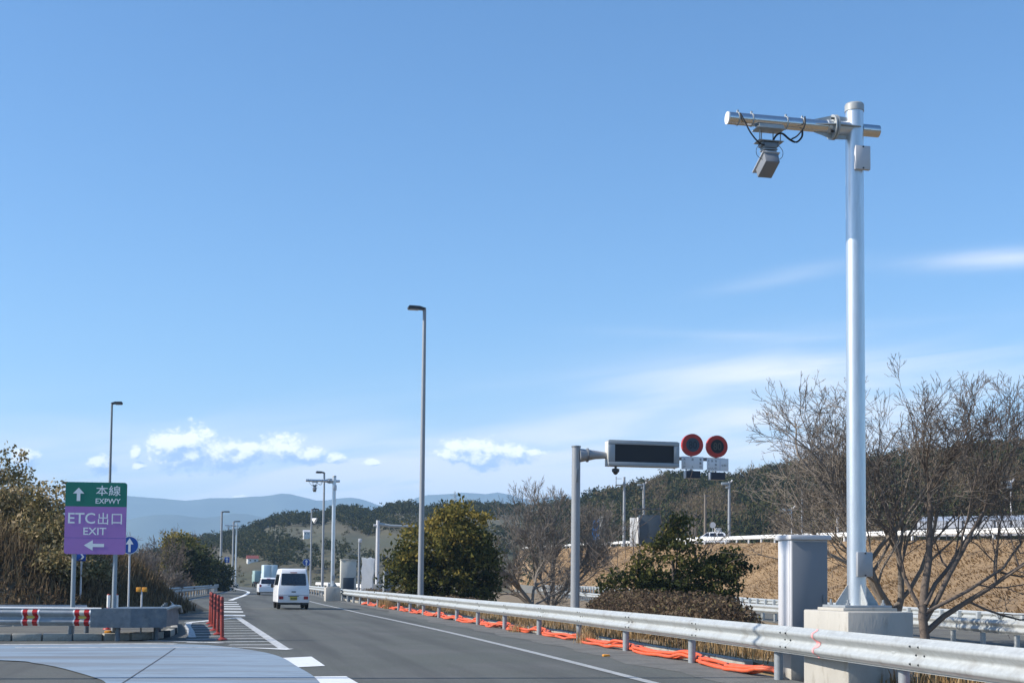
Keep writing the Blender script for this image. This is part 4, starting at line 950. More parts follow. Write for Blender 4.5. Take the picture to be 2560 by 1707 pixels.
speed_sign(5.76, 6.77, 'red ringed electronic speed sign at the tip of the cantilever arm with dim digits', '80', 'led_black', 'dim_text',
           [('大', -.38, .14, .07, .09), ('貨', -.24, .14, .08, .09), ('等', -.08, .14, .08, .09), ('三', -.38, 0, .07, .08), ('輪', -.08, 0, .09, .09), ('けん引', -.22, -.15, .36, .09), ('を除く', .28, -.02, .26, .09)], True, 6.05, 5.60)

# ------------------------------------------------------------------ delineators and markers
dp = None
dl = [('red rubber delineator post closest to the pale apron', (-6.5, 30.23)), ('second red rubber delineator post from the pale apron', (-7.24, 33.18)), ('third red rubber delineator post from the pale apron', (-7.87, 35.6)), ('fourth red rubber delineator post from the pale apron', (-8.62, 38.7)), ('red rubber delineator post farthest from the pale apron', (-9.2, 41.0))]
for lab, (x, y) in dl:
    if dp is None:
        dp = thing('delineator_post', lab, 'delineator', (x, y, 0.012), 0, 'red delineator posts on the hatched area'); o = dp
        q = MB(); q.tube([(0, 0, 0), (0, 0, .02), (0, 0, .045), (0, 0, .06)], [.12, .12, .07, .05], 20); q.build('base', 'post_red', dp, 40)
        q = MB(); q.tube([(0, 0, .05), (0, 0, .94), (0, 0, .965), (0, 0, .975)], [.043, .043, .036, .02], 20); q.build('shaft', 'post_red', dp, 40)
        for z in (.60, .73, .86):
            q = MB(); q.cyl((0, 0, z - .038), (0, 0, z + .038), .0455, .0455, 20); q.build('reflective_band', 'post_dark', dp, 40)
    else: o = copy_tree(dp); tag(o, lab)
    o.location = (x, y, 0.012); o.rotation_euler = (R(random.uniform(-1.5, 1.5)), R(random.uniform(-1.5, 1.5)), random.random())
dp = None
for lab, (px_, py_, d_) in zip(('white tipped marker post left of the sign post', 'white tipped marker post right of the sign post'), ((272, 1484, 32.6), (292, 1485, 32.6))):
    p = P(px_, py_, d_); h = p.z - .13
    if dp is None:
        dp = o = thing('marker_post', lab, 'marker post', (p.x, p.y, .13), 0, 'white tipped marker posts')
        q = MB(); q.cyl((0, 0, 0), (0, 0, .03), .12, .11, 18); q.build('base', 'sign_red', dp, 40)
        q = MB(); q.tube([(0, 0, .02), (0, 0, h - .03), (0, 0, h)], [.04, .04, .02], 16); q.build('shaft', 'sign_red', dp, 40)
        q = MB(); q.cyl((0, 0, h * .62), (0, 0, h * .97), .042, .042, 16); q.build('white_band', 'white_paint', dp, 40)
        q = MB(); q.cyl((0, 0, h * .32), (0, 0, h * .46), .042, .042, 16); q.build('white_band', 'white_paint', dp, 40)
    else: o = copy_tree(dp); tag(o, lab)
    o.location = (p.x, p.y, .13)
p = P(354, 1473, 30.9)
r2 = thing('twin_marker', 'twin amber reflectors on a short white post behind the boxed barrier end', 'marker', (p.x, p.y, .13))
q = MB(); q.cyl((0, .02, 0), (0, .02, p.z - .13), .02, .02, 10); q.build('post', 'cabinet_light', r2, 40)
for dx in (-.068, .068): q = MB(); q.box((dx, 0, p.z - .13), (.118, .025, .105), 0, .02); q.build('reflector', 'amber', r2, 30)
p = G(272, 1584, .13); q = MB(); q.box((0, 0, .04), (.14, .12, .08), 0, .02); o = q.build('amber_stud', 'amber'); o.location = (p.x - .02, p.y, .13); tag(o, 'amber plastic stud on the island kerb under the striped barrier', 'road stud')
p = P(815, 1455, 108); q = MB(); q.cyl((0, 0, 0), (0, 0, 1.15), .09, .09, 14); q.tube([(0, 0, 1.15), (0, 0, 1.19)], [.09, .04], 14); o = q.build('white_bollard', 'white_paint', None, 40); o.location = (railx(100) - .22, 100, 0); tag(o, 'slim white marker post standing against the far part of the guard rail', 'marker post')

# ------------------------------------------------------------------ vehicles
def vehicle(label, name, cat, loc, rz, prof, width, tumble, belt, body_mat, glass_rear, wheels, lamps, plate, bumper_z, windows, extra=None, wheel_r=.27):
    """prof: side outline (y forward from the tail, z) of the body; tumble narrows it above the belt line"""
    v = thing(name, label, cat, loc, rz)
    bm = bmesh.new(); w = width / 2
    def hw(z): return w if z < belt else w - tumble * (z - belt) / (max(p[1] for p in prof) - belt)
    vl = [bm.verts.new((-hw(z), y, z)) for y, z in prof]; vr = [bm.verts.new((hw(z), y, z)) for y, z in prof]
    n = len(prof)
    for i in range(n): j = (i + 1) % n; bm.faces.new((vl[i], vl[j], vr[j], vr[i]))
    bm.faces.new(vl[::-1]); bm.faces.new(vr)
    bmesh.ops.recalc_face_normals(bm, faces=bm.faces[:])
    ed = [e for e in bm.edges if all(abs(vv.co.x) > hw(vv.co.z) - .001 for vv in e.verts) and e.verts[0].co.x * e.verts[1].co.x > 0]
    bmesh.ops.bevel(bm, geom=ed, offset=.055, segments=3, affect='EDGES', profile=.5)
    bm.verts.index_update(); q = MB(); q.add([x.co for x in bm.verts], [[x.index for x in f.verts] for f in bm.faces]); bm.free()
    body = q.build('body', body_mat, v, 32)
    def tail_y(z):   # tail surface at height z
        pts = [p for p in prof if p[0] < .75]; pts.sort(key=lambda p: p[1]); return float(np.interp(z, [p[1] for p in pts], [p[0] for p in pts]))
    def tail_patch(nm, xa, xb, za, zb, mat, lift, parent, rnd=.04, taper=0.0):
        q = MB(); pts = []
        for (x, _, z) in rrect(xa, xb, za, zb, rnd, 0):
            k = (z - za) / (zb - za); pts.append((x * (1 - taper * k), tail_y(z) - lift, z))
        q.poly(pts, .012, (0, 1, 0)); return q.build(nm, mat, parent, 0)
    (gx, gz0, gz1) = glass_rear
    rw = tail_patch('rear_window', -gx, gx, gz0, gz1, 'car_glass', .010, v, .06, .06)
    q = MB(); q.tube([(.06, tail_y(gz0) - .03, gz0 - .02), (.02, tail_y(gz0 + .06) - .035, gz0 + .05)], .012, 6); q.cyl((.05, tail_y(gz0) - .03, gz0 + .02), (-.32, tail_y(gz0 + .09) - .03, gz0 + .10), .009, .009, 6); q.build('wiper', 'car_trim', rw, 40)
    tail_patch('stop_lamp', -.16, .16, gz1 + .02, gz1 + .055, 'tail_lamp', .018, v, .01)
    (lx0, lx1, lz0, lz1) = lamps
    for s in (-1, 1):
        a, b_ = sorted((s * lx0, s * lx1)); tail_patch('tail_lamp', a, b_, lz0, lz1, 'tail_lamp', .052 if plate else .014, v, .02)
    if plate:
        (pz0, pz1) = plate; pl = tail_patch('number_plate', -.165, .165, pz0, pz1, 'plate_yellow', .056, v, .008)
        tail_patch('plate_shade', -.24, .24, pz1 + .0, pz1 + .03, 'car_trim', .058, v, .008)
        for i, (xa, xb) in enumerate(((-.12, -.07), (-.05, 0), (.03, .08), (.095, .14))): tail_patch('plate_mark', xa, xb, pz0 + .03, pz0 + .09, 'plate_text', .070, pl, .004)
    tail_patch('bumper', -w * .96, w * .96, bumper_z[0], bumper_z[1], body_mat, .035, v, .03)
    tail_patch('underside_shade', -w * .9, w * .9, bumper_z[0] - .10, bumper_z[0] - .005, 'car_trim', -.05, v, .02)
    tail_patch('door_seam', -w * .93, w * .93, bumper_z[1] + .012, bumper_z[1] + .026, 'car_trim', .004, v, .003)
    tail_patch('handle', -.10, .10, (lz1 + gz0) / 2 - .07, (lz1 + gz0) / 2 - .02, 'car_trim', .02, v, .01)
    for (y0, y1, z0, z1, slant) in windows:
        for s in (-1, 1):
            q = MB(); q.poly([(s * (hw(z) + .006), y, z) for y, z in ((y0, z0), (y1, z0), (y1 - slant, z1), (y0 + .04, z1))]); q.build('side_window', 'car_glass', v, 0)
    top = max(p[1] for p in prof); L_ = max(p[0] for p in prof)
    for s in (-1, 1):
        q = MB(); q.box((s * (w + .09), L_ - .75, belt + .12), (.14, .08, .19), 0, .03); q.build('mirror', 'car_trim', v, 30)
        q = MB(); q.cyl((s * w * .9, L_ - .72, belt + .1), (s * (w + .05), L_ - .75, belt + .1), .015, .015, 6); q.build('mirror_arm', 'car_trim', v, 30)
        for y in wheels:
            q = MB(); x = s * (w - .09); prof_t = [(-.075, wheel_r * .62), (-.08, wheel_r * .9), (-.06, wheel_r), (.06, wheel_r), (.08, wheel_r * .9), (.075, wheel_r * .62)]
            vs = []; fs = []; k = 24
            for a in range(k):
                an = 2 * math.pi * a / k
                vs += [(x + u, y + rr * math.cos(an), wheel_r + rr * math.sin(an)) for u, rr in prof_t]
            for a in range(k):
                for i in range(5): fs.append((a * 6 + i, a * 6 + i + 1, ((a + 1) % k) * 6 + i + 1, ((a + 1) % k) * 6 + i))
            q.add(vs, fs); wh = q.build('wheel', 'tyre', v, 40)
            q = MB(); q.cyl((x - .05, y, wheel_r), (x + .05 + s * .02, y, wheel_r), wheel_r * .63, wheel_r * .6, 20); q.build('rim', 'rim', wh, 40)
    q = MB(); q.box((0, L_ / 2, .30), (width * .8, L_ * .92, .16), 0, .02); q.build('chassis', 'car_trim', v, 30)
    return v, hw
vanp = [(0.05, .30), (0.0, .36), (0.0, .86), (.03, 1.05), (.16, 1.72), (.24, 1.83), (.42, 1.885), (2.55, 1.88), (2.75, 1.82), (3.18, 1.08), (3.33, .95), (3.38, .70), (3.38, .34), (3.3, .28)]
van, van_hw = vehicle('white boxy van seen from behind driving away in the main lane', 'van', 'van', (-10.12, 62.3, 0.012), ROT + .02, vanp, 1.475, .15, .95, 'car_white', (.585, 1.10, 1.66), (.55, 2.85), (.47, .67, .46, .60), (.43, .59), (.30, .64), [(.30, 1.05, 1.12, 1.62, .02), (1.12, 1.95, 1.12, 1.62, .02), (2.02, 2.85, 1.10, 1.62, .25)])
# people-free cabin glimpsed through the glass: seat backs
for x in (-.32, .34):
    q = MB(); q.box((x, 2.0, 1.05), (.46, .14, .6), 0, .05); q.box((x, 2.0, 1.42), (.26, .1, .18), 0, .04); q.build('seat_back', 'car_trim', van, 30)
carp = [(0.05, .26), (0.0, .32), (-.0, .80), (.05, .95), (.35, 1.42), (.60, 1.50), (1.6, 1.53), (2.4, 1.46), (3.1, .98), (4.0, .86), (4.2, .70), (4.22, .34), (4.1, .24)]
cx_ = P(672, 1450, 116).x
vehicle('white estate car driving ahead of the boxy van', 'car', 'car', (cx_, 116, 0.012), R(13), carp, 1.70, .26, .92, 'car_white', (.66, .98, 1.40), (.75, 3.35), (.62, .80, .72, .92), None, (.30, .66), [(.45, 1.2, 1.0, 1.38, .05), (1.28, 2.1, 1.0, 1.40, .05), (2.15, 2.95, 1.0, 1.40, .5)], wheel_r=.31)
def truck(label, loc, rz, box_c, w, h, L_, teal=False):
    v = thing('truck', label, 'truck', loc, rz)
    q = MB(); q.box((0, L_ / 2, .95 + (h - .95) / 2), (w, L_, h - .95), 0, .04); bx_ = q.build('cargo_box', box_c, v, 30)
    for s in (-1, 1):
        q = MB(); q.box((s * w * .25, -.01, .95 + (h - .95) / 2), (w * .46, .03, (h - .95) * .94), 0, .01); d = q.build('rear_door', box_c, v, 30)
        q = MB(); q.cyl((s * .08, -.04, 1.1), (s * .08, -.04, h - .1), .018, .018, 6); q.build('lock_rod', 'lamp_grey', d, 30)
        q = MB(); q.box((s * w * .38, .0, .72), (.35, .05, .14), 0, .02); q.build('tail_lamp', 'tail_lamp', v, 30)
        for y in (1.3, L_ + .9):
            q = MB(); q.cyl((s * (w * .5 - .28), y, .45), (s * (w * .5 - .02), y, .45), .45, .45, 20); wl = q.build('wheel', 'tyre', v, 30)
            q = MB(); q.cyl((s * (w * .5 - .05), y, .45), (s * (w * .5 - .005), y, .45), .24, .24, 16); q.build('rim', 'rim', wl, 30)
    q = MB(); q.box((0, L_ / 2 + .8, .78), (w * .42, L_ + 1.6, .2), 0, .02); q.build('chassis', 'car_trim', v, 30)
    q = MB(); q.box((0, L_ + 1.05, 1.45), (w * .96, 1.7, 1.8), 0, .12); cb = q.build('cab', 'car_white' if not teal else 'truck_teal', v, 30)
    q = MB(); q.box((0, L_ + 1.86, 1.75), (w * .85, .1, .7), 0, .05); q.build('windscreen', 'car_glass', cb, 30)
    q = MB(); q.box((0, .05, .55), (w * .9, .08, .12), 0, .02); q.build('rear_bar', 'car_trim', v, 30)
truck('pale blue box truck far ahead beyond the estate car', (P(676, 1450, 205).x, 205, 0.0), R(14), 'truck_pale', 2.1, 3.6, 5.5)
truck('dull teal truck farthest down the road', (P(651, 1450, 250).x, 250, 0.0), R(15), 'truck_teal', 2.2, 3.0, 5.5, True)

# ------------------------------------------------------------------ other roadside equipment
p = P(943, 1450, 104)
r = thing('camera_mast', 'short pale mast with a wrapped arm pointing away over the evergreen tree', 'camera mast', (p.x, 104, 0.0), ROT)
zt = P(943, 1300, 104).z; za = P(943, 1313, 104).z
q = MB(); q.cyl((0, 0, 0), (0, 0, zt), .16, .15, 20); q.build('shaft', 'cabinet_light', r, 40)
q = MB(); q.cyl((-.35, 0, za), (0, 0, za), .09, .09, 14); q.build('arm_stub', 'cabinet_light', r, 40)
q = MB(); q.tube([(.1, 0, za + .08), (1.0, 0, za - .02), (2.9, 0, za - .04)], [.16, .12, .10], 14); q.build('arm', 'galvanised', r, 40)
q = MB(); q.box((0, 0, .55), (.9, .9, 1.1), 0, .03); q.build('footing', 'concrete', r, 30)
p = P(897, 1450, 98); zt = P(897, 1345, 98).z
r = thing('thin_post', 'thin grey post between the cream cabinet and the white tarp', 'post', (p.x, 98, 0)); q = MB(); q.cyl((0, 0, 0), (0, 0, zt - .3), .09, .08, 12); q.build('shaft', 'pole_grey', r, 40); q = MB(); q.box((.05, 0, zt - .18), (.25, .3, .3), 0, .05); q.build('head', 'cabinet_light', r, 30)
p = P(919, 1450, 101); zt = P(919, 1394, 101).z
bm = bmesh.new(); bmesh.ops.create_cube(bm, size=1); bmesh.ops.subdivide_edges(bm, edges=bm.edges[:], cuts=5, use_grid_fill=True)
for v in bm.verts:
    x, y, z = v.co; k = .75 + .5 * (z + .5) * .5; v.co = Vector((x * .95 * k + .12 * z + .04 * math.sin(z * 17 + x * 9), y * .9 + .05 * math.sin(z * 14 + x * 5), (z + .5) * zt + .05 * math.sin(x * 11)))
q = MB(); bm.verts.index_update(); q.add([v.co for v in bm.verts], [[v.index for v in f.verts] for f in bm.faces]); bm.free()
o = q.build('tarp_cover', 'tarp_white', None, 60); o.location = (p.x, 101, 0); tag(o, 'white tarpaulin wrapped round a piece of equipment beside the short pale mast', 'tarpaulin')
p = P(970, 1450, 82)
r = thing('signal_unit', 'dark grey tapered equipment stand next to the round evergreen tree', 'equipment stand', (p.x, 82, 0), ROT)
q = MB(); q.poly([(-.34, -.25, 0), (.34, -.25, 0), (.24, -.25, 2.1), (-.24, -.25, 2.1)], .5, (0, 1, 0)); q.build('stand', 'pole_grey', r, 0)
for dx in (-.3, .3): q = MB(); q.cyl((dx, -.28, 0), (dx * .75, -.28, 2.15), .05, .05, 8); q.build('upright', 'galvanised_old', r, 30)
q = MB(); q.cyl((-.12, -.1, 2.1), (-.12, -.1, 2.9), .06, .06, 10); q.build('stem', 'pole_grey', r, 30)
for z in (2.35, 2.7): q = MB(); q.cyl((-.2, -.1, z), (-.2, -.32, z), .13, .15, 14); q.build('lamp_unit', 'lamp_dark', r, 30)
q = MB(); q.box((.12, -.1, 2.6), (.25, .2, .2), 0, .04); q.build('sensor', 'lamp_grey', r, 30)
p = P(808, 1450, 100)

# ------------------------------------------------------------------ things on the plateau behind the embankment
def pole_lamp(px_, ytop, ybase, Y, r_, label, group=None, two=False, head=True, mat='pole_grey'):
    a = P(px_, ytop, Y); b_ = P(px_, ybase, Y); h = a.z - b_.z + 1.0
    o = thing('lamp_pole', label, 'lamp pole', (b_.x, Y, b_.z - 1.0), 0, group)
    q = MB(); q.cyl((0, 0, 0), (0, 0, h), r_, r_ * .75, 12); q.build('pole', mat, o, 40)
    if head:
        q = MB(); q.box((-.55, 0, h - .3), (.9, .35, .35), 0, .08); q.box((-.2, 0, h - .75), (.5, .3, .25), 0, .06); q.build('floodlight', 'sign_post', o, 30)
        q = MB(); q.cyl((.1, 0, h - .2), (.4, 0, h + .15), .06, .12, 8); q.build('speaker', 'cabinet_light', o, 30)
    return o
pole_lamp(1560, 1192, 1348, 190, .22, 'grey mast with a small platform on top beside the dark board', head=False)
p = P(1556, 1212, 190); q = MB(); q.box((0, 0, 0), (2.0, .8, .12), 0, .02); q.box((-.9, 0, .6), (.06, .8, 1.2)); q.box((-.5, 0, .9), (.8, .06, .06)); o = q.build('platform', 'lamp_grey', [x for x in COL.objects if x.name.startswith('lamp_pole')][-1], 30); o.location = p - o.parent.location
pole_lamp(1609, 1207, 1345, 200, .24, 'grey lamp mast standing behind the dark board')
pole_lamp(1823, 1203, 1335, 165, .2, 'pale blue lamp mast above the small white car')
pole_lamp(1979, 1268, 1330, 150, .07, 'thin white topped lamp post on the plateau beside the tall cabinet', head=True, mat='cabinet_light')
pole_lamp(2005, 1225, 1330, 158, .13, 'plain grey post rising behind the tall cabinet', head=False)
pole_lamp(2094, 1240, 1325, 150, .12, 'short bright post on the plateau left of the tall near mast', head=False, mat='cabinet_light')
pole_lamp(2528, 1200, 1275, 140, .10, 'white lamp post standing behind the greenhouse', head=True, mat='cabinet_light')
pole_lamp(1763, 1235, 1345, 175, .2, 'weathered wooden utility pole with a cross arm on the plateau', head=False, mat='bark_pale')
p = P(1763, 1240, 175); q = MB(); q.box((0, 0, 0), (1.3, .12, .12)); o = q.build('cross_arm', 'bark_pale', [x for x in COL.objects if x.name.startswith('lamp_pole')][-1], 0); o.location = p - o.parent.location
for px_, lab in ((1722, 'leftmost of three pale posts behind the dark evergreen shrub'), (1731, 'middle one of three pale posts behind the dark evergreen shrub'), (1738, 'rightmost of three pale posts behind the dark evergreen shrub')):
    pole_lamp(px_, 1302, 1345, 172, .13, lab, head=False, mat='bark_pale')
# blue banner and pale panel
p = P(1489, 1318, 175)
r = thing('banner_pole', 'blue banner hanging on a pole at the crest of the embankment', 'banner', (p.x, 175, p.z - 3.0)); q = MB(); q.cyl((0, .06, 0), (0, .06, 4.2), .06, .05, 8); q.build('pole', 'pole_grey', r, 40)
q = MB(); rows = [[Vector((-.45 + .9 * j / 3 + .06 * math.sin(k * 1.1), .05 * math.sin(j + k), 4.1 - k * .34)) for j in range(4)] for k in range(9)]; q.strip(rows); q.build('cloth', 'banner_blue', r, 40)
p = P(1505, 1310, 176); r = thing('pale_sign', 'pale cream notice panel standing beside the blue banner', 'sign', (p.x, 176, p.z - 3)); q = MB(); q.box((0, 0, 3.2), (.7, .08, 1.7), 0, .02); q.build('panel', 'cream_paint', r, 30)
for dx in (-.28, .28): q = MB(); q.cyl((dx, .08, 0), (dx, .08, 4), .05, .05, 8); q.build('leg', 'pole_grey', r, 30)
# dark board with a white gable beside
p = P(1613, 1318, 168)
r = thing('roadside_booth', 'dark slatted booth with a white end wall on the plateau', 'booth', (p.x, 168, p.z - 2.6))
q = MB(); q.box((.55, 0, 2.3), (2.7, 1.6, 3.7), 0, .03); q.build('wall', 'board_dark', r, 30)
q = MB(); q.box((-.95, -.2, 2.2), (.22, 1.6, 3.3), 0, .02); q.build('end_wall', 'house_white', r, 30)
q = MB(); q.box((-1.55, -.2, 2.0), (.75, .3, 3.6), 0, .02); q.build('side_panel', 'house_white', r, 30)
q = MB(); q.box((.3, 0, 4.9), (3.6, 1.8, .12), 0, .02); q.build('roof', 'board_dark', r, 30)
for k in range(5): q = MB(); q.box((-.6 + k * .75, -.82, 4.5), (.06, .06, .75)); q.build('slat', 'board_dark', r, 30)
p = P(1782, 1312, 168); r = thing('traffic_mirror', 'round traffic mirror on a short post above the white guard rail', 'mirror', (p.x, 168, p.z - 2.2)); q = MB(); q.cyl((0, .1, 0), (0, .1, 2.2), .05, .05, 8); q.build('post', 'pole_grey', r, 30); q = MB(); q.cyl((0, 0, 2.2), (0, .05, 2.2), .38, .38, 24); q.build('mirror_disc', 'cabinet_light', r, 30)
p = P(1795, 1329, 166); r = thing('white_box', 'small white utility box below the round traffic mirror', 'utility box', (p.x, 166, p.z - .6)); q = MB(); q.box((0, 0, .5), (.8, .5, 1.0), 0, .05); q.build('body', 'house_white', r, 30); q = MB(); q.box((0, 0, 1.03), (.9, .6, .08), 0, .02); q.build('lid', 'cabinet_light', r, 30)
# parked white car on the plateau
p = P(1822, 1342, 160)
vehicle('small white car just showing over the white crest rail', 'car', 'car', (p.x, 161, p.z - .9), R(80), carp, 1.6, .26, .92, 'car_white', (.62, .98, 1.40), (.75, 3.35), (.6, .76, .72, .92), None, (.30, .66), [(.45, 1.2, 1.0, 1.38, .05), (1.28, 2.1, 1.0, 1.40, .05), (2.15, 2.95, 1.0, 1.40, .5)], wheel_r=.31)
# long greenhouse with dark frame posts
pa, pb = P(2290, 1312, 105), P(2610, 1306, 100)
def greenhouse():
    d = pb - pa; L_ = math.hypot(d.x, d.y); rz = math.atan2(d.y, d.x)
    r = thing('greenhouse', 'long low greenhouse with pale sheeting at the crest of the embankment', 'greenhouse', (pa.x, pa.y, pa.z - 1.2), rz)
    h = 1.15; n = 8
    for k in range(n):
        x0 = L_ * k / n
        q = MB(); q.box((x0 + L_ / n / 2, 0, h / 2 + .3), (L_ / n - .05, .05, h), 0, .01); q.build('sheet', 'greenhouse', r, 30)
        q = MB(); q.cyl((x0, -.05, 0), (x0, -.05, h + .35), .05, .05, 8); q.build('frame_post', 'dark_metal', r, 30)
    q = MB(); q.poly([(0, -.05, h + .3), (L_, -.05, h + .3), (L_, 2.2, h + .75), (0, 2.2, h + .75)], .05); q.build('roof', 'greenhouse', r, 0)
    q = MB(); q.cyl((0, -.06, .9), (L_, -.06, .9), .03, .03, 6); q.build('rail', 'dark_metal', r, 30)
greenhouse()
# power pylon on the far ridge
p = P(1137, 1262, 1300); zt = P(1137, 1228, 1300).z - p.z
r = thing('pylon', 'thin lattice power pylon on the wooded skyline', 'pylon', (p.x, 1300, p.z - 30))
q = MB()
for sx in (-1, 1):
    for sy in (-1, 1): q.cyl((sx * 3.2, sy * 3.2, 0), (sx * .5, sy * .5, zt + 30), .35, .25, 4)
for k in range(9):
    z = 3 + k * (zt + 26) / 9; w_ = 3.2 - 2.7 * z / (zt + 30); q.cyl((-w_, -w_, z), (w_, -w_, z + 3), .2, .2, 4); q.cyl((w_, -w_, z), (-w_, -w_, z + 3), .2, .2, 4)
q.build('tower', 'pole_grey', r, 0)
for z in (zt + 22, zt + 26): q = MB(); q.cyl((-4.5, 0, z), (4.5, 0, z), .3, .3, 4); q.build('cross_arm', 'pole_grey', r, 0)
# two small houses on the far hillside
FAR_V = np.array([list(v) for row in far_rows for v in row[:-1]])
def hill_hit(px_, py_):
    for Y in np.arange(275, 470, 2.0):
        q = P(px_, py_, Y); k = np.argsort((FAR_V[:, 0] - q.x) ** 2 + (FAR_V[:, 1] - q.y) ** 2)[:3]
        if FAR_V[k, 2].mean() >= q.z: return q
    return q
def house(px_, py_, Y, w_, h_, roofm, label):
    p = hill_hit(px_, py_); Y = p.y; r = thing('house', label, 'house', (p.x, Y, p.z - 2), .3)
    q = MB(); q.box((0, 0, h_ / 2 + 1), (w_, w_ * .8, h_ + 2), 0, .02); wl = q.build('wall', 'house_white', r, 30)
    q = MB(); a, b_, t = w_ * .56, w_ * .46, h_ + 2; q.add([(-a, -b_, t), (a, -b_, t), (a, b_, t), (-a, b_, t), (-a, 0, t + w_ * .3), (a, 0, t + w_ * .3)], [(0, 1, 5, 4), (2, 3, 4, 5), (0, 4, 3), (1, 2, 5), (0, 3, 2, 1)]); q.build('roof', roofm, r, 0)
    for dx in (-.25, .2): q = MB(); q.box((dx * w_, -w_ * .4 - .02, h_ * .6 + 2), (w_ * .16, .05, h_ * .25)); q.build('window', 'car_glass', r, 0)
house(631, 1408, 330, 2.4, 1.1, 'roof_red', 'small house with a red roof at the foot of the far hill')
house(766, 1340, 400, 1.7, 1.2, 'cabinet_light', 'lone white house halfway up the far hill')

# ------------------------------------------------------------------ vegetation
def rand_dirs(n, rng):
    v = rng.normal(size=(n, 3)); return v / np.linalg.norm(v, axis=1, keepdims=True)
def leaf_cards(C, size, rng, aspect=0.55, up=0.0, tint=None, droop=0.0):
    """rhombic leaves at centres C"""
    n = len(C); size = np.broadcast_to(size, (n,))
    a = rand_dirs(n, rng); a[:, 2] += up; a /= np.linalg.norm(a, axis=1, keepdims=True)
    b = np.cross(a, rand_dirs(n, rng)); b /= np.maximum(np.linalg.norm(b, axis=1, keepdims=True), 1e-6)
    L_ = (size * rng.uniform(.7, 1.3, n))[:, None] / 2; W_ = L_ * aspect
    V = np.stack([C - a * L_, C + b * W_ - a * L_ * .1, C + a * L_, C - b * W_ - a * L_ * .1], 1).reshape(-1, 3)
    Fc = np.arange(4 * n, dtype=np.int32).reshape(n, 4)
    return V, Fc, (None if tint is None else np.repeat(tint, 4))
def crown_points(lobes, n_clump, per, rng, spread, shell=0.62):
    """clump centres towards the outside of a few lobes, leaves gathered round each"""
    w = np.array([l[1][0] * l[1][1] * l[1][2] for l in lobes]) ** .67; w /= w.sum()
    pick = rng.choice(len(lobes), n_clump, p=w)
    c = np.array([lobes[i][0] for i in pick], float); r = np.array([lobes[i][1] for i in pick], float)
    d = rand_dirs(n_clump, rng); rr = shell + (1.02 - shell) * rng.random(n_clump) ** .6
    cc_ = c + d * r * rr[:, None]
    pts = np.repeat(cc_, per, 0) + rng.normal(size=(n_clump * per, 3)) * spread * np.array([1, 1, .7])
    return pts, np.repeat(np.arange(n_clump), per), cc_
def leafy(name, label, cat, base, lobes, mat, seed, n_clump=160, per=45, leaf=.16, spread=.22, tint=(.2, .8), trunk=True, top_tint=0.0, group=None, trunk_r=.12, limbs=6, shell=.62, lean_sun=0.0, aspect=.55):
    rng = np.random.default_rng(seed); rs = random.Random(seed)
    r = thing(name, label, cat, base, 0, group)
    pts, idx, cc_ = crown_points(lobes, n_clump, per, rng, spread, shell)
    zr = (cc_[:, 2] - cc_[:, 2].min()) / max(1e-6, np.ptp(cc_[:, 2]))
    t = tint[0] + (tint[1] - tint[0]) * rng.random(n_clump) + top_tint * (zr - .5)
    V, Fc, T = leaf_cards(pts, leaf, rng, aspect, 0.25, np.clip(t, 0, 1)[idx])
    mesh_np('crown', V, Fc, mat, r, T)
    if trunk:
        q = MB(); zt = max(l[0][2] for l in lobes)
        q.tube([(0, 0, -.2), (.05, .03, zt * .35), (-.03, .05, zt * .75)], [trunk_r * 1.2, trunk_r, trunk_r * .5], 8)
        for k in range(limbs):
            l = lobes[k % len(lobes)]; z0 = zt * rs.uniform(.12, .5); e = Vector(l[0]) + Vector((rs.uniform(-.5, .5) * l[1][0], rs.uniform(-.5, .5) * l[1][1], rs.uniform(-.2, .6) * l[1][2]))
            mdl = Vector((0, 0, z0)).lerp(e, .5) + Vector((0, 0, -.15)); q.tube(smoothpath([(0, 0, z0), mdl, e], 3), [trunk_r * .5 * (1 - i / 7.5) + .008 for i in range(7)], 6)
        q.build('trunk', 'bark', r, 60)
    return r

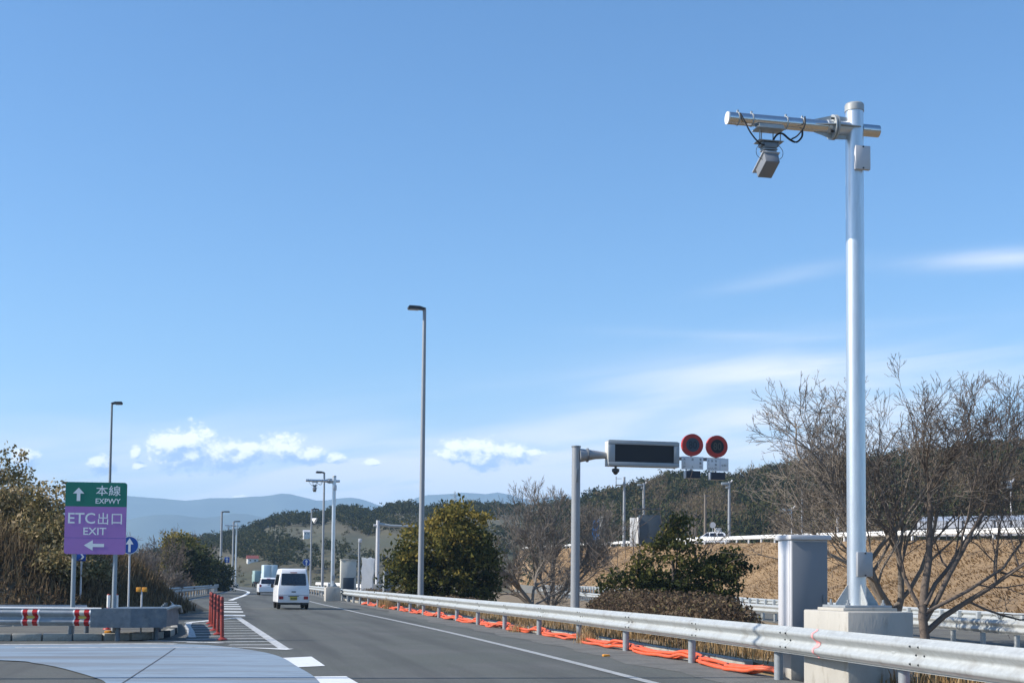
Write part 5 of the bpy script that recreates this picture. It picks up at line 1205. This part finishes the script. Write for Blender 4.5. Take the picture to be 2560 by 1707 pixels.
def bare_tree(name, label, base, stems, seed, levels=5, kids=(5, 5, 5, 4), twig_r=.006, mat='bark', group=None, up=.10, wob=.13, spread=(22, 42), sides=(7, 5, 4, 3, 3, 3), ratio=(.50, .72), cat='tree', trunk_name='trunk'):
    """stems: list of (direction, length, radius); vase-shaped leafless tree"""
    rs = random.Random(seed); r = thing(name, label, cat, base, 0, group)
    tm, cm = MB(), MB()
    def grow(p, d, L_, rad, lvl):
        n = (6, 5, 4, 3, 2, 2)[lvl]; pts = [p.copy()]; rr = [rad]; q = p.copy(); dd = d.copy()
        end = max(twig_r * .7, rad * (.42 if lvl < levels else .5))
        for i in range(n):
            dd = (dd + Vector((rs.gauss(0, wob), rs.gauss(0, wob), rs.gauss(0, wob * .6) + up * (1.0 if lvl else .5)))).normalized()
            q = q + dd * L_ / n; pts.append(q.copy()); rr.append(rad + (end - rad) * (i + 1) / n)
        (tm if lvl == 0 else cm).tube(pts, rr, sides[min(lvl, 5)], caps=False)
        if lvl >= levels: return
        k = kids[min(lvl, len(kids) - 1)]
        for c in range(k):
            t = rs.uniform(.22 if lvl else .30, 1.0) if c else 1.0
            f = t * n; i = min(int(f), n - 1); pp = pts[i].lerp(pts[i + 1], f - i); base_d = (pts[i + 1] - pts[i]).normalized()
            ax = base_d.cross(Vector((rs.gauss(0, 1), rs.gauss(0, 1), rs.gauss(0, 1)))).normalized()
            ang = R(rs.uniform(*spread)) * (.45 if c == 0 else 1)
            nd = (Matrix.Rotation(ang, 3, ax) @ base_d); 
            grow(pp, nd, L_ * rs.uniform(*ratio) * (1.15 - .45 * t), max(twig_r, (rad + (end - rad) * t) * rs.uniform(.5, .72)), lvl + 1)
    for st in stems: grow(Vector((0, 0, st[3] if len(st) > 3 else 0)), Vector(st[0]).normalized(), st[1], st[2], 0)
    tm.build(trunk_name, mat, r, 60); cm.build('branches' if False else 'crown', mat, r, 0)
    return r

# two large leafless trees behind the big block
b = P(2236, 1500, 38.5)
bare_tree('bare_tree', 'large leafless tree with its trunk half hidden by the big concrete block', (b.x, 38.5, -.25), [((.0, 0, 1), 5.4, .17), ((.22, .2, 1), 4.8, .11, .5), ((-.55, -.1, 1), 4.1, .08, .6), ((-.30, .4, 1), 4.4, .09, .8), ((-.95, .1, .95), 3.2, .055, .9), ((.6, .3, .9), 4.2, .07, 1.0)], 5, kids=(8, 5, 4, 3, 2), up=.06, wob=.16, twig_r=.0075, spread=(24, 52), mat='bark_pale')
b = P(2300, 1575, 37.5)
bare_tree('bare_tree', 'leafless tree with a forked trunk standing clear of the concrete block', (b.x, 37.0, -.25), [((.04, 0, 1), 4.8, .14), ((.95, .1, .80), 4.6, .09, .35), ((.50, .3, 1), 4.6, .085, .7), ((-.35, .1, 1), 3.8, .065, .8), ((1.3, -.2, .60), 4.0, .06, .9), ((.9, .5, 1.0), 4.5, .07, 1.1)], 9, kids=(8, 5, 4, 3, 2), up=.06, wob=.16, twig_r=.0075, spread=(24, 52), mat='bark')
# two mid-distance leafless trees
b = P(1377, 1500, 80)
bare_tree('bare_tree', 'leafless tree with upswept branches beside the message board pole', (b.x, 79, -.1), [((0, 0, 1), 4.6, .17), ((.5, .1, 1), 4.4, .12), ((-.55, .1, 1), 4.5, .12), ((-.85, 0, .75), 3.8, .09), ((.9, .1, .8), 3.6, .09), ((.2, .4, 1), 4.6, .11)], 21, levels=4, kids=(8, 6, 5, 4), twig_r=.011, mat='bark_pale', up=.08)
b = P(1330, 1500, 76)
bare_tree('bare_tree', 'smaller twiggy leafless tree between the evergreen and the upswept tree', (b.x, 75, -.05), [((-.3, 0, 1), 3.4, .13), ((.15, .2, 1), 3.2, .10), ((-.8, 0, .8), 3.0, .09), ((-1.0, .2, .45), 2.4, .07), ((.6, 0, .8), 2.4, .07)], 33, levels=4, kids=(8, 6, 5, 4), twig_r=.011, mat='bark_pale', up=.04, wob=.18)
# evergreens
b = P(1112, 1500, 68)
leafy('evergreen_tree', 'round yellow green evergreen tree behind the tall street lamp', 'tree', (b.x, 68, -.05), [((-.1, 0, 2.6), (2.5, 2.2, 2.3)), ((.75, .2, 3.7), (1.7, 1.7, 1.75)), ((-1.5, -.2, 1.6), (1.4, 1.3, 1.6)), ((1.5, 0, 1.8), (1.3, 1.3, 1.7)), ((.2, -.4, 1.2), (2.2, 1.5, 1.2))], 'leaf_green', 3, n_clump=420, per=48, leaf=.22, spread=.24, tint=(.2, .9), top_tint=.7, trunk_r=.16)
b = P(1690, 1500, 52)
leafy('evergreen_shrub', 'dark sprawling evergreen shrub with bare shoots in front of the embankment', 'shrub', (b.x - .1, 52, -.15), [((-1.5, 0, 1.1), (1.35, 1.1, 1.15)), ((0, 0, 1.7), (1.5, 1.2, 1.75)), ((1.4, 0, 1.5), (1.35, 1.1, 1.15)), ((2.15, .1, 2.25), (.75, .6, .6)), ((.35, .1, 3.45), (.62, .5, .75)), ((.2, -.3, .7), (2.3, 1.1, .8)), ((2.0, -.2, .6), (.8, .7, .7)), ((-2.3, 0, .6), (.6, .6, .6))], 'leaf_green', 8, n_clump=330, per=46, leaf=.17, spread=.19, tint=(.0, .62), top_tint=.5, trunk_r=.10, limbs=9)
bare_tree('bare_shrub', 'thin leafless shoots sticking out of the dark evergreen shrub', (b.x - .9, 51.6, 0), [((-1.0, 0, 1.1), 3.2, .035), ((-.55, .1, 1.2), 3.6, .04), ((-.2, 0, 1.2), 3.9, .04), ((1.6, .1, 1.0), 3.6, .035), ((.55, 0, 1.2), 3.7, .035)], 44, levels=2, kids=(5, 3, 2), twig_r=.010, up=.03, cat='shrub', trunk_name='stem')
# clipped hedges of brown shrubs in the median
def hedge(label, path, w, h, seed, n, tint=(.0, .75)):
    rng = np.random.default_rng(seed); r = thing('hedge', label, 'hedge', (path[0][0], path[0][1], 0))
    A = np.array(path, float); t = rng.random(n) * (len(A) - 1); i = np.minimum(t.astype(int), len(A) - 2); f = (t - i)[:, None]
    c = A[i] * (1 - f) + A[i + 1] * f
    ang = rng.random(n) * math.pi; rad = .55 + .5 * rng.random(n) ** .5
    hh = h * (1 + .10 * np.sin(t * 9.0) + .07 * np.sin(t * 23 + 1)) * np.clip(np.minimum(t * 5, (len(A) - 1 - t) * 5) + .45, 0, 1)
    pts = np.stack([c[:, 0] + np.cos(ang) * rad * w, c[:, 1] + rng.normal(size=n) * .15, .02 + np.sin(ang) * rad * hh * .98], 1) - np.array([path[0][0], path[0][1], 0])
    V, Fc, T = leaf_cards(pts, .085, rng, .6, .3, np.clip(tint[0] + (tint[1] - tint[0]) * rng.random(n) * (.5 + .5 * np.sin(t * 13) ** 2), 0, 1))
    mesh_np('foliage', V, Fc, 'hedge_leaf', r, T)
    q = MB(); rs = random.Random(seed)
    for k in range(int(n / 45)):
        j = rs.randrange(n); p = pts[j]; q.tube([(p[0] * 1.0 + rs.uniform(-.2, .2), p[1] + rs.uniform(-.2, .2), -.05), tuple(p)], [.009, .004], 3, caps=False)
    q.build('twigs' if False else 'stem', 'bark', r, 0)
hedge('brown clipped hedge between the dark evergreen shrub and the near guard rail', [(4.35, 27.0), (4.2, 31.0), (4.05, 36), (3.9, 41), (3.4, 47)], 1.0, 1.02, 61, 26000)
hedge('low brown hedge beside the trunks of the leafless trees', [(-1.4, 56), (-3.0, 63), (-4.6, 70)], .7, .62, 62, 7000)
hedge('faded brown hedge at the foot of the equipment stand', [(-6.0, 75), (-8.4, 84), (-10.2, 93)], .8, .75, 63, 6000, (.1, .95))

# blades of grass
def blades(name, P0, h, lean, mat, rng, w=.03, tint=(0, 1), label=None, cat=None, kind='stuff', parent=None, tint_arr=None):
    n = len(P0); P0 = np.asarray(P0, float); h = np.broadcast_to(h, (n,))[:, None]
    a = rng.random(n) * 2 * math.pi; side = np.stack([np.cos(a), np.sin(a), np.zeros(n)], 1) * w / 2 * rng.uniform(.6, 1.4, (n, 1))
    ln = np.asarray(lean, float); ln = np.broadcast_to(ln, (n, 3)) + rng.normal(size=(n, 3)) * .35
    mid = P0 + np.array([0, 0, 1.0]) * h * .55 + ln * h * .2; tip = P0 + np.array([0, 0, 1.0]) * h * .85 + ln * h * .62
    V = np.stack([P0 - side, P0 + side, mid + side * .7, mid - side * .7, tip], 1).reshape(-1, 3)
    k = np.arange(n, dtype=np.int32)[:, None] * 5
    Fc = np.concatenate([k + np.array([[0, 1, 2]]), k + np.array([[0, 2, 3]]), k + np.array([[3, 2, 4]])], 0)
    t = (tint[0] + (tint[1] - tint[0]) * rng.random(n)) if tint_arr is None else tint_arr
    o = mesh_np(name, V, Fc, mat, parent, np.repeat(t, 5))
    return tag(o, label, cat, None, kind)
rng = np.random.default_rng(91)
# straw on the embankment: tufts leaning downhill
n = 60000; tt = rng.random(n) ** 1.0 * .86; ss = rng.random(n)
TOEA = np.array([list(samp(toe_pts, k / 400)) for k in range(401)]); TOPA = np.array([list(samp(top_pts, k / 400)) for k in range(401)])
def tab(A, t): q = t * 400; i = np.minimum(q.astype(int), 399); f = (q - i)[:, None]; return A[i] * (1 - f) + A[i + 1] * f
a_, b_ = tab(TOEA, tt), tab(TOPA, tt)
p = a_ * (1 - ss[:, None]) + b_ * ss[:, None]
p[:, 2] = a_[:, 2] + (b_[:, 2] - a_[:, 2]) * ss ** 1.05 + .12 * np.sin(ss * 7 + tt * 90) * np.sin(ss * 3.1) + .08 * np.sin(tt * 210 + ss * 4) - .04
patch = .5 + .5 * np.sin(tt * 140 + 6 * np.sin(ss * 5)) * np.sin(ss * 9 + tt * 60)
down = (a_ - b_); down /= np.linalg.norm(down, axis=1, keepdims=True)
blades('dry_grass', p, .18 + .30 * rng.random(n) * patch, down * np.array([1.8, 1.8, 1.7]) + np.array([-.25, -.7, -.35]), 'dry_blade', rng, .08, label='dry straw coloured grass matted over the embankment', cat='grass', tint_arr=np.clip(.18 + .50 * patch + .4 * (rng.random(n) - .5), 0, 1))
# dry grass and weeds along the median edge
n = 16000; y = 14 + 70 * rng.random(n) ** 1.3; u = rng.random(n)
rx = np.interp(y, [t[0] for t in RAIL], [t[1] for t in RAIL])
keep = (np.sin(y * 1.9) + np.sin(y * .73 + 2) + rng.normal(size=n) * .9) > -.2
pts = np.stack([rx + .64 + u * 2.2, y, np.full(n, .07)], 1)[keep]
blades('dry_grass', pts, .12 + .22 * rng.random(len(pts)), (0, 0, 0), 'dry_blade', rng, .02, tint=(0, .8), label='short dry grass on the strip behind the near guard rail', cat='grass')
# single weed tufts growing at the foot of the rail posts
for k, (yy, dx, hgt, lab) in enumerate(((30.8, .22, .40, 'dry weed tuft sprouting among the orange pipes at a rail post'), (37.2, .1, .34, 'second dry weed tuft sprouting among the orange pipes farther along'), (65.5, .05, .75, 'big blond grass tuft where the orange pipes disappear'), (68.5, .15, .6, 'blond grass tuft just beyond the big one at the rail'))):
    m_ = 240; rr = np.random.default_rng(200 + k); c = np.array([railx(yy) + dx, yy, 0.0]); pp = c + rr.normal(size=(m_, 3)) * np.array([.13, .22, 0])
    o = blades('grass_tuft', pp, hgt * (.5 + .6 * rr.random(m_)), (0, 0, 0), 'dry_blade', rr, .014, tint=(.2, 1.0), kind=None); tag(o, lab, 'grass tuft')
# tall dry grass on the left bank
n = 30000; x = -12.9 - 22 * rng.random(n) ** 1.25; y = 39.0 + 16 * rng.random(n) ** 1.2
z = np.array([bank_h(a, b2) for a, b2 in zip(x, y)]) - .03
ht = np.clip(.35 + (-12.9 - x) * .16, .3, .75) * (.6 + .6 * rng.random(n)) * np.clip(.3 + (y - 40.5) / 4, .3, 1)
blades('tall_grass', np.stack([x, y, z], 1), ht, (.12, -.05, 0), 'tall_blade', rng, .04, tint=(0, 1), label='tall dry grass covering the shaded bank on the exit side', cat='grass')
n = 9000; x = -12.9 - 18 * rng.random(n); y = 38.7 + 6 * rng.random(n); z = np.array([bank_h(a, b2) for a, b2 in zip(x, y)])
V, Fc, T = leaf_cards(np.stack([x, y, z + .25 * rng.random(n)], 1), .22, rng, .35, .1, rng.random(n) * .6)
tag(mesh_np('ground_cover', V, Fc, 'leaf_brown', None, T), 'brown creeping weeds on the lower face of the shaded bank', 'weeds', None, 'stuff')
# bushes on the bank's crest
for k, (px_, py_, Y, rx_, rz_, lab, tn) in enumerate(((8, 1205, 49, 1.1, 1.45, 'tall open leafed bush at the edge of the bank crest with the highest top', (.25, .9)), (62, 1265, 47, 1.15, 1.1, 'olive bush in the middle of the bank crest', (.3, 1.0)), (128, 1275, 46, .85, .95, 'olive bush next to the green and purple board', (.2, .9)), (140, 1345, 45, .8, .8, 'low pale bush under the olive bush beside the sign', (.3, 1.0)), (30, 1330, 46, 1.0, .8, 'straggly reed bush low on the bank crest', (.4, 1.0)), (95, 1335, 45.5, .9, .7, 'tan leafed bush between the olive bush and the straggly one', (.5, 1.0)), (10, 1275, 46.5, .9, .9, 'pale leafed bush below the tallest bush on the bank', (.45, 1.0)), (215, 1420, 46.5, .7, .45, 'low tan bush showing under the purple board', (.4, 1.0)), (150, 1395, 43.5, .8, .5, 'small tan bush on the front slope of the bank', (.3, .9)))):
    p0 = P(px_, py_, Y); zb = bank_h(p0.x, Y)
    leafy('bank_bush', lab, 'bush', (p0.x, Y, zb - .1), [((0, 0, p0.z - zb), (rx_, .9, rz_)), ((.3, 0, (p0.z - zb) * .55), (rx_ * .9, .8, rz_ * .8)), ((-.5, .2, (p0.z - zb) * .8), (rx_ * .7, .7, rz_ * .8))], 'leaf_olive', 300 + k, n_clump=130, per=24, leaf=.15, spread=.18, tint=tn, trunk_r=.05, limbs=10, shell=.35)
# winter thicket beyond the exit lane
rs = random.Random(77)
th = [(345, 1360, 96), (395, 1350, 100), (445, 1325, 128), (300, 1420, 82), (265, 1400, 86), (500, 1400, 150), (420, 1415, 92), (365, 1430, 84), (235, 1420, 78), (455, 1440, 104), (330, 1380, 110), (480, 1360, 160)]
for k, (px_, py_, Y) in enumerate(th):
    p0 = P(px_, py_, Y); zb = left_h(p0.x, Y); h = max(1.6, p0.z - zb)
    lab = ['leafless bush with pale stems in the thicket beyond the exit lane', 'leafless greyish bush in the thicket beyond the exit lane'][k % 2]
    bare_tree('thicket_bush', lab, (p0.x, Y, zb - .1), [((rs.uniform(-.7, .7), rs.uniform(-.4, .4), 1), h * rs.uniform(.55, .8), .045) for _ in range(6)], 400 + k, levels=3, kids=(6, 6, 5), twig_r=.014, mat='bark_pale' if k % 2 == 0 else 'bark', up=.06, wob=.17, group=('pale stemmed leafless bushes beyond the exit lane', 'greyish leafless bushes beyond the exit lane')[k % 2], cat='bush', trunk_name='stem')
for k, (px_, py_, Y, rx_, rz_, lab, mt, tn) in enumerate(((478, 1385, 122, 1.6, 1.3, 'broad dark green bush in the leafless thicket', 'leaf_green', (.0, .5)), (536, 1430, 150, 1.5, 2.0, 'dark rounded evergreen bush beside the row of distant lamps', 'leaf_green', (.0, .6)), (450, 1352, 126, 1.2, .8, 'yellow green bush above the dark one in the thicket', 'leaf_green', (.5, 1.0)))):
    p0 = P(px_, py_, Y); zb = left_h(p0.x, Y)
    leafy('thicket_shrub', lab, 'bush', (p0.x, Y, zb - .2), [((0, 0, p0.z - zb), (rx_, 1.6, rz_)), ((.9, 0, (p0.z - zb) * .7), (rx_ * .7, 1.2, rz_ * .8)), ((-.9, 0, (p0.z - zb) * .65), (rx_ * .8, 1.2, rz_ * .7))], mt, 500 + k, n_clump=130, per=30, leaf=.34, spread=.36, tint=tn, trunk_r=.1)
n = 26000
yy = 64 + 130 * rng.random(n) ** 1.3; ed = np.interp(np.maximum(yy, 66), [t[0] for t in LEFT], [t[1] for t in LEFT]); xx = ed - 1.6 - 26 * rng.random(n) ** 1.4
zz = np.array([left_h(a, b2) for a, b2 in zip(xx, yy)]); cl = np.sin(xx * .9 + 3 * np.sin(yy * .21)) * np.sin(yy * .35 + xx * .2)
V, Fc, T = leaf_cards(np.stack([xx, yy, zz + rng.random(n) * (.5 + 1.5 * np.clip(cl, 0, 1)) * np.clip((ed - 1.6 - xx) / 4, .25, 1)], 1), .34, rng, .3, .5, np.clip(.45 + .35 * cl + .2 * rng.normal(size=n), 0, 1))
tag(mesh_np('undergrowth', V, Fc, 'leaf_brown', None, T), 'brown winter undergrowth covering the hillock beyond the exit lane', 'undergrowth', None, 'stuff')
n = 9000; yy = 62 + 90 * rng.random(n) ** 1.5; ed = np.interp(np.maximum(yy, 66), [t[0] for t in LEFT], [t[1] for t in LEFT]); xx = ed - .95 - 2.2 * rng.random(n)
blades('dry_grass', np.stack([xx, yy, np.array([left_h(a, b2) for a, b2 in zip(xx, yy)])], 1), .25 + .35 * rng.random(n), (0, 0, 0), 'dry_blade', rng, .04, tint=(0, .9), label='dry grass verge behind the exit lane guard rail', cat='grass')

# wooded hillsides: one mass each
def forest(rows, n, seed, label, size, kind_fn, leaf, cards=150, skip=None, s_pow=1.0):
    rng = np.random.default_rng(seed); A = np.array([[list(v) for v in r[:-1]] for r in rows]); ni, nj = A.shape[:2]
    Vs, Ts = [], []
    for k in range(n):
        u = rng.random() * (ni - 1); v = rng.random() ** s_pow * (nj - 1)
        if rng.random() < .22: v = nj - 1 - rng.random() * .6
        i, j = min(int(u), ni - 2), min(int(v), nj - 2); fu, fv = u - i, v - j
        p = A[i, j] * (1 - fu) * (1 - fv) + A[i + 1, j] * fu * (1 - fv) + A[i, j + 1] * (1 - fu) * fv + A[i + 1, j + 1] * fu * fv
        kd = kind_fn(u / (ni - 1), v / (nj - 1), rng)
        if kd is None: continue
        tint, hs, slim = kd
        h = size * hs * rng.uniform(.7, 1.25); w = h * (.42 if not slim else .26)
        lob = [(p + np.array([rng.normal() * w * .5, rng.normal() * w * .5, h * (.35 + .3 * rng.random())]), np.array([w, w, h * .35]) * rng.uniform(.6, 1.0)) for _ in range(3)]
        c, idx, _ = crown_points(lob, max(8, cards // 9), 9, rng, w * .20, .5)
        Vv, Fq, T = leaf_cards(c, leaf * hs, rng, .18 if slim else .62, 1.2 if slim else .2, np.clip(tint + .10 * rng.normal(size=len(c)), 0, 1))
        Vs.append(Vv); Ts.append(T)
    V = np.concatenate(Vs); T = np.concatenate(Ts)
    return tag(mesh_np('woodland', V, np.arange(len(V), dtype=np.int32).reshape(-1, 4), 'forest_leaf', None, T), label, 'woodland', None, 'stuff')
def far_kind(u, v, rng):
    band = math.sin(v * 9 + u * 14) + .6 * math.sin(u * 23 + v * 4)
    if v > .74: return (.12 + .25 * rng.random(), 1.0, False)
    if band > .15: return (.1 + .35 * rng.random(), .8, False)
    if rng.random() < .12: return (.4 + .3 * rng.random(), .45, False)
    return None
forest(far_rows, 3000, 71, 'dark evergreen woods on the far hill between pale terraces', 3.6, far_kind, .62, 72)
def right_kind(u, v, rng):
    a = math.sin(u * 16 + v * 5) + .7 * math.sin(u * 31 - v * 7) + .5 * rng.normal()
    if u < .25: return ((.08 + .3 * rng.random()) if rng.random() < .75 else .7, .85, False)
    if a > .35: return (.75 + .25 * rng.random(), .95, True)
    return (.05 + .45 * rng.random(), .9, False)
forest(right_rows, 2600, 72, 'mixed winter woodland covering the hillside behind the embankment', 5.0, right_kind, .66, 126, s_pow=1.0)

# ------------------------------------------------------------------ haze
hm = bpy.data.materials.new('haze'); hm.use_nodes = True; nt = hm.node_tree; nt.nodes.clear()
ho = nt.nodes.new('ShaderNodeOutputMaterial'); pv = nt.nodes.new('ShaderNodeVolumePrincipled')
pv.inputs['Color'].default_value = (0.47, 0.72, 1.0, 1); pv.inputs['Density'].default_value = 1.9e-4; pv.inputs['Anisotropy'].default_value = 0.0
nt.links.new(pv.outputs[0], ho.inputs['Volume']); MAT['haze'] = hm
q = MB(); q.box((0, 1500, 215), (14000, 13000, 437)); hz = q.build('haze', 'haze', None, 0); tag(hz, kind='stuff')
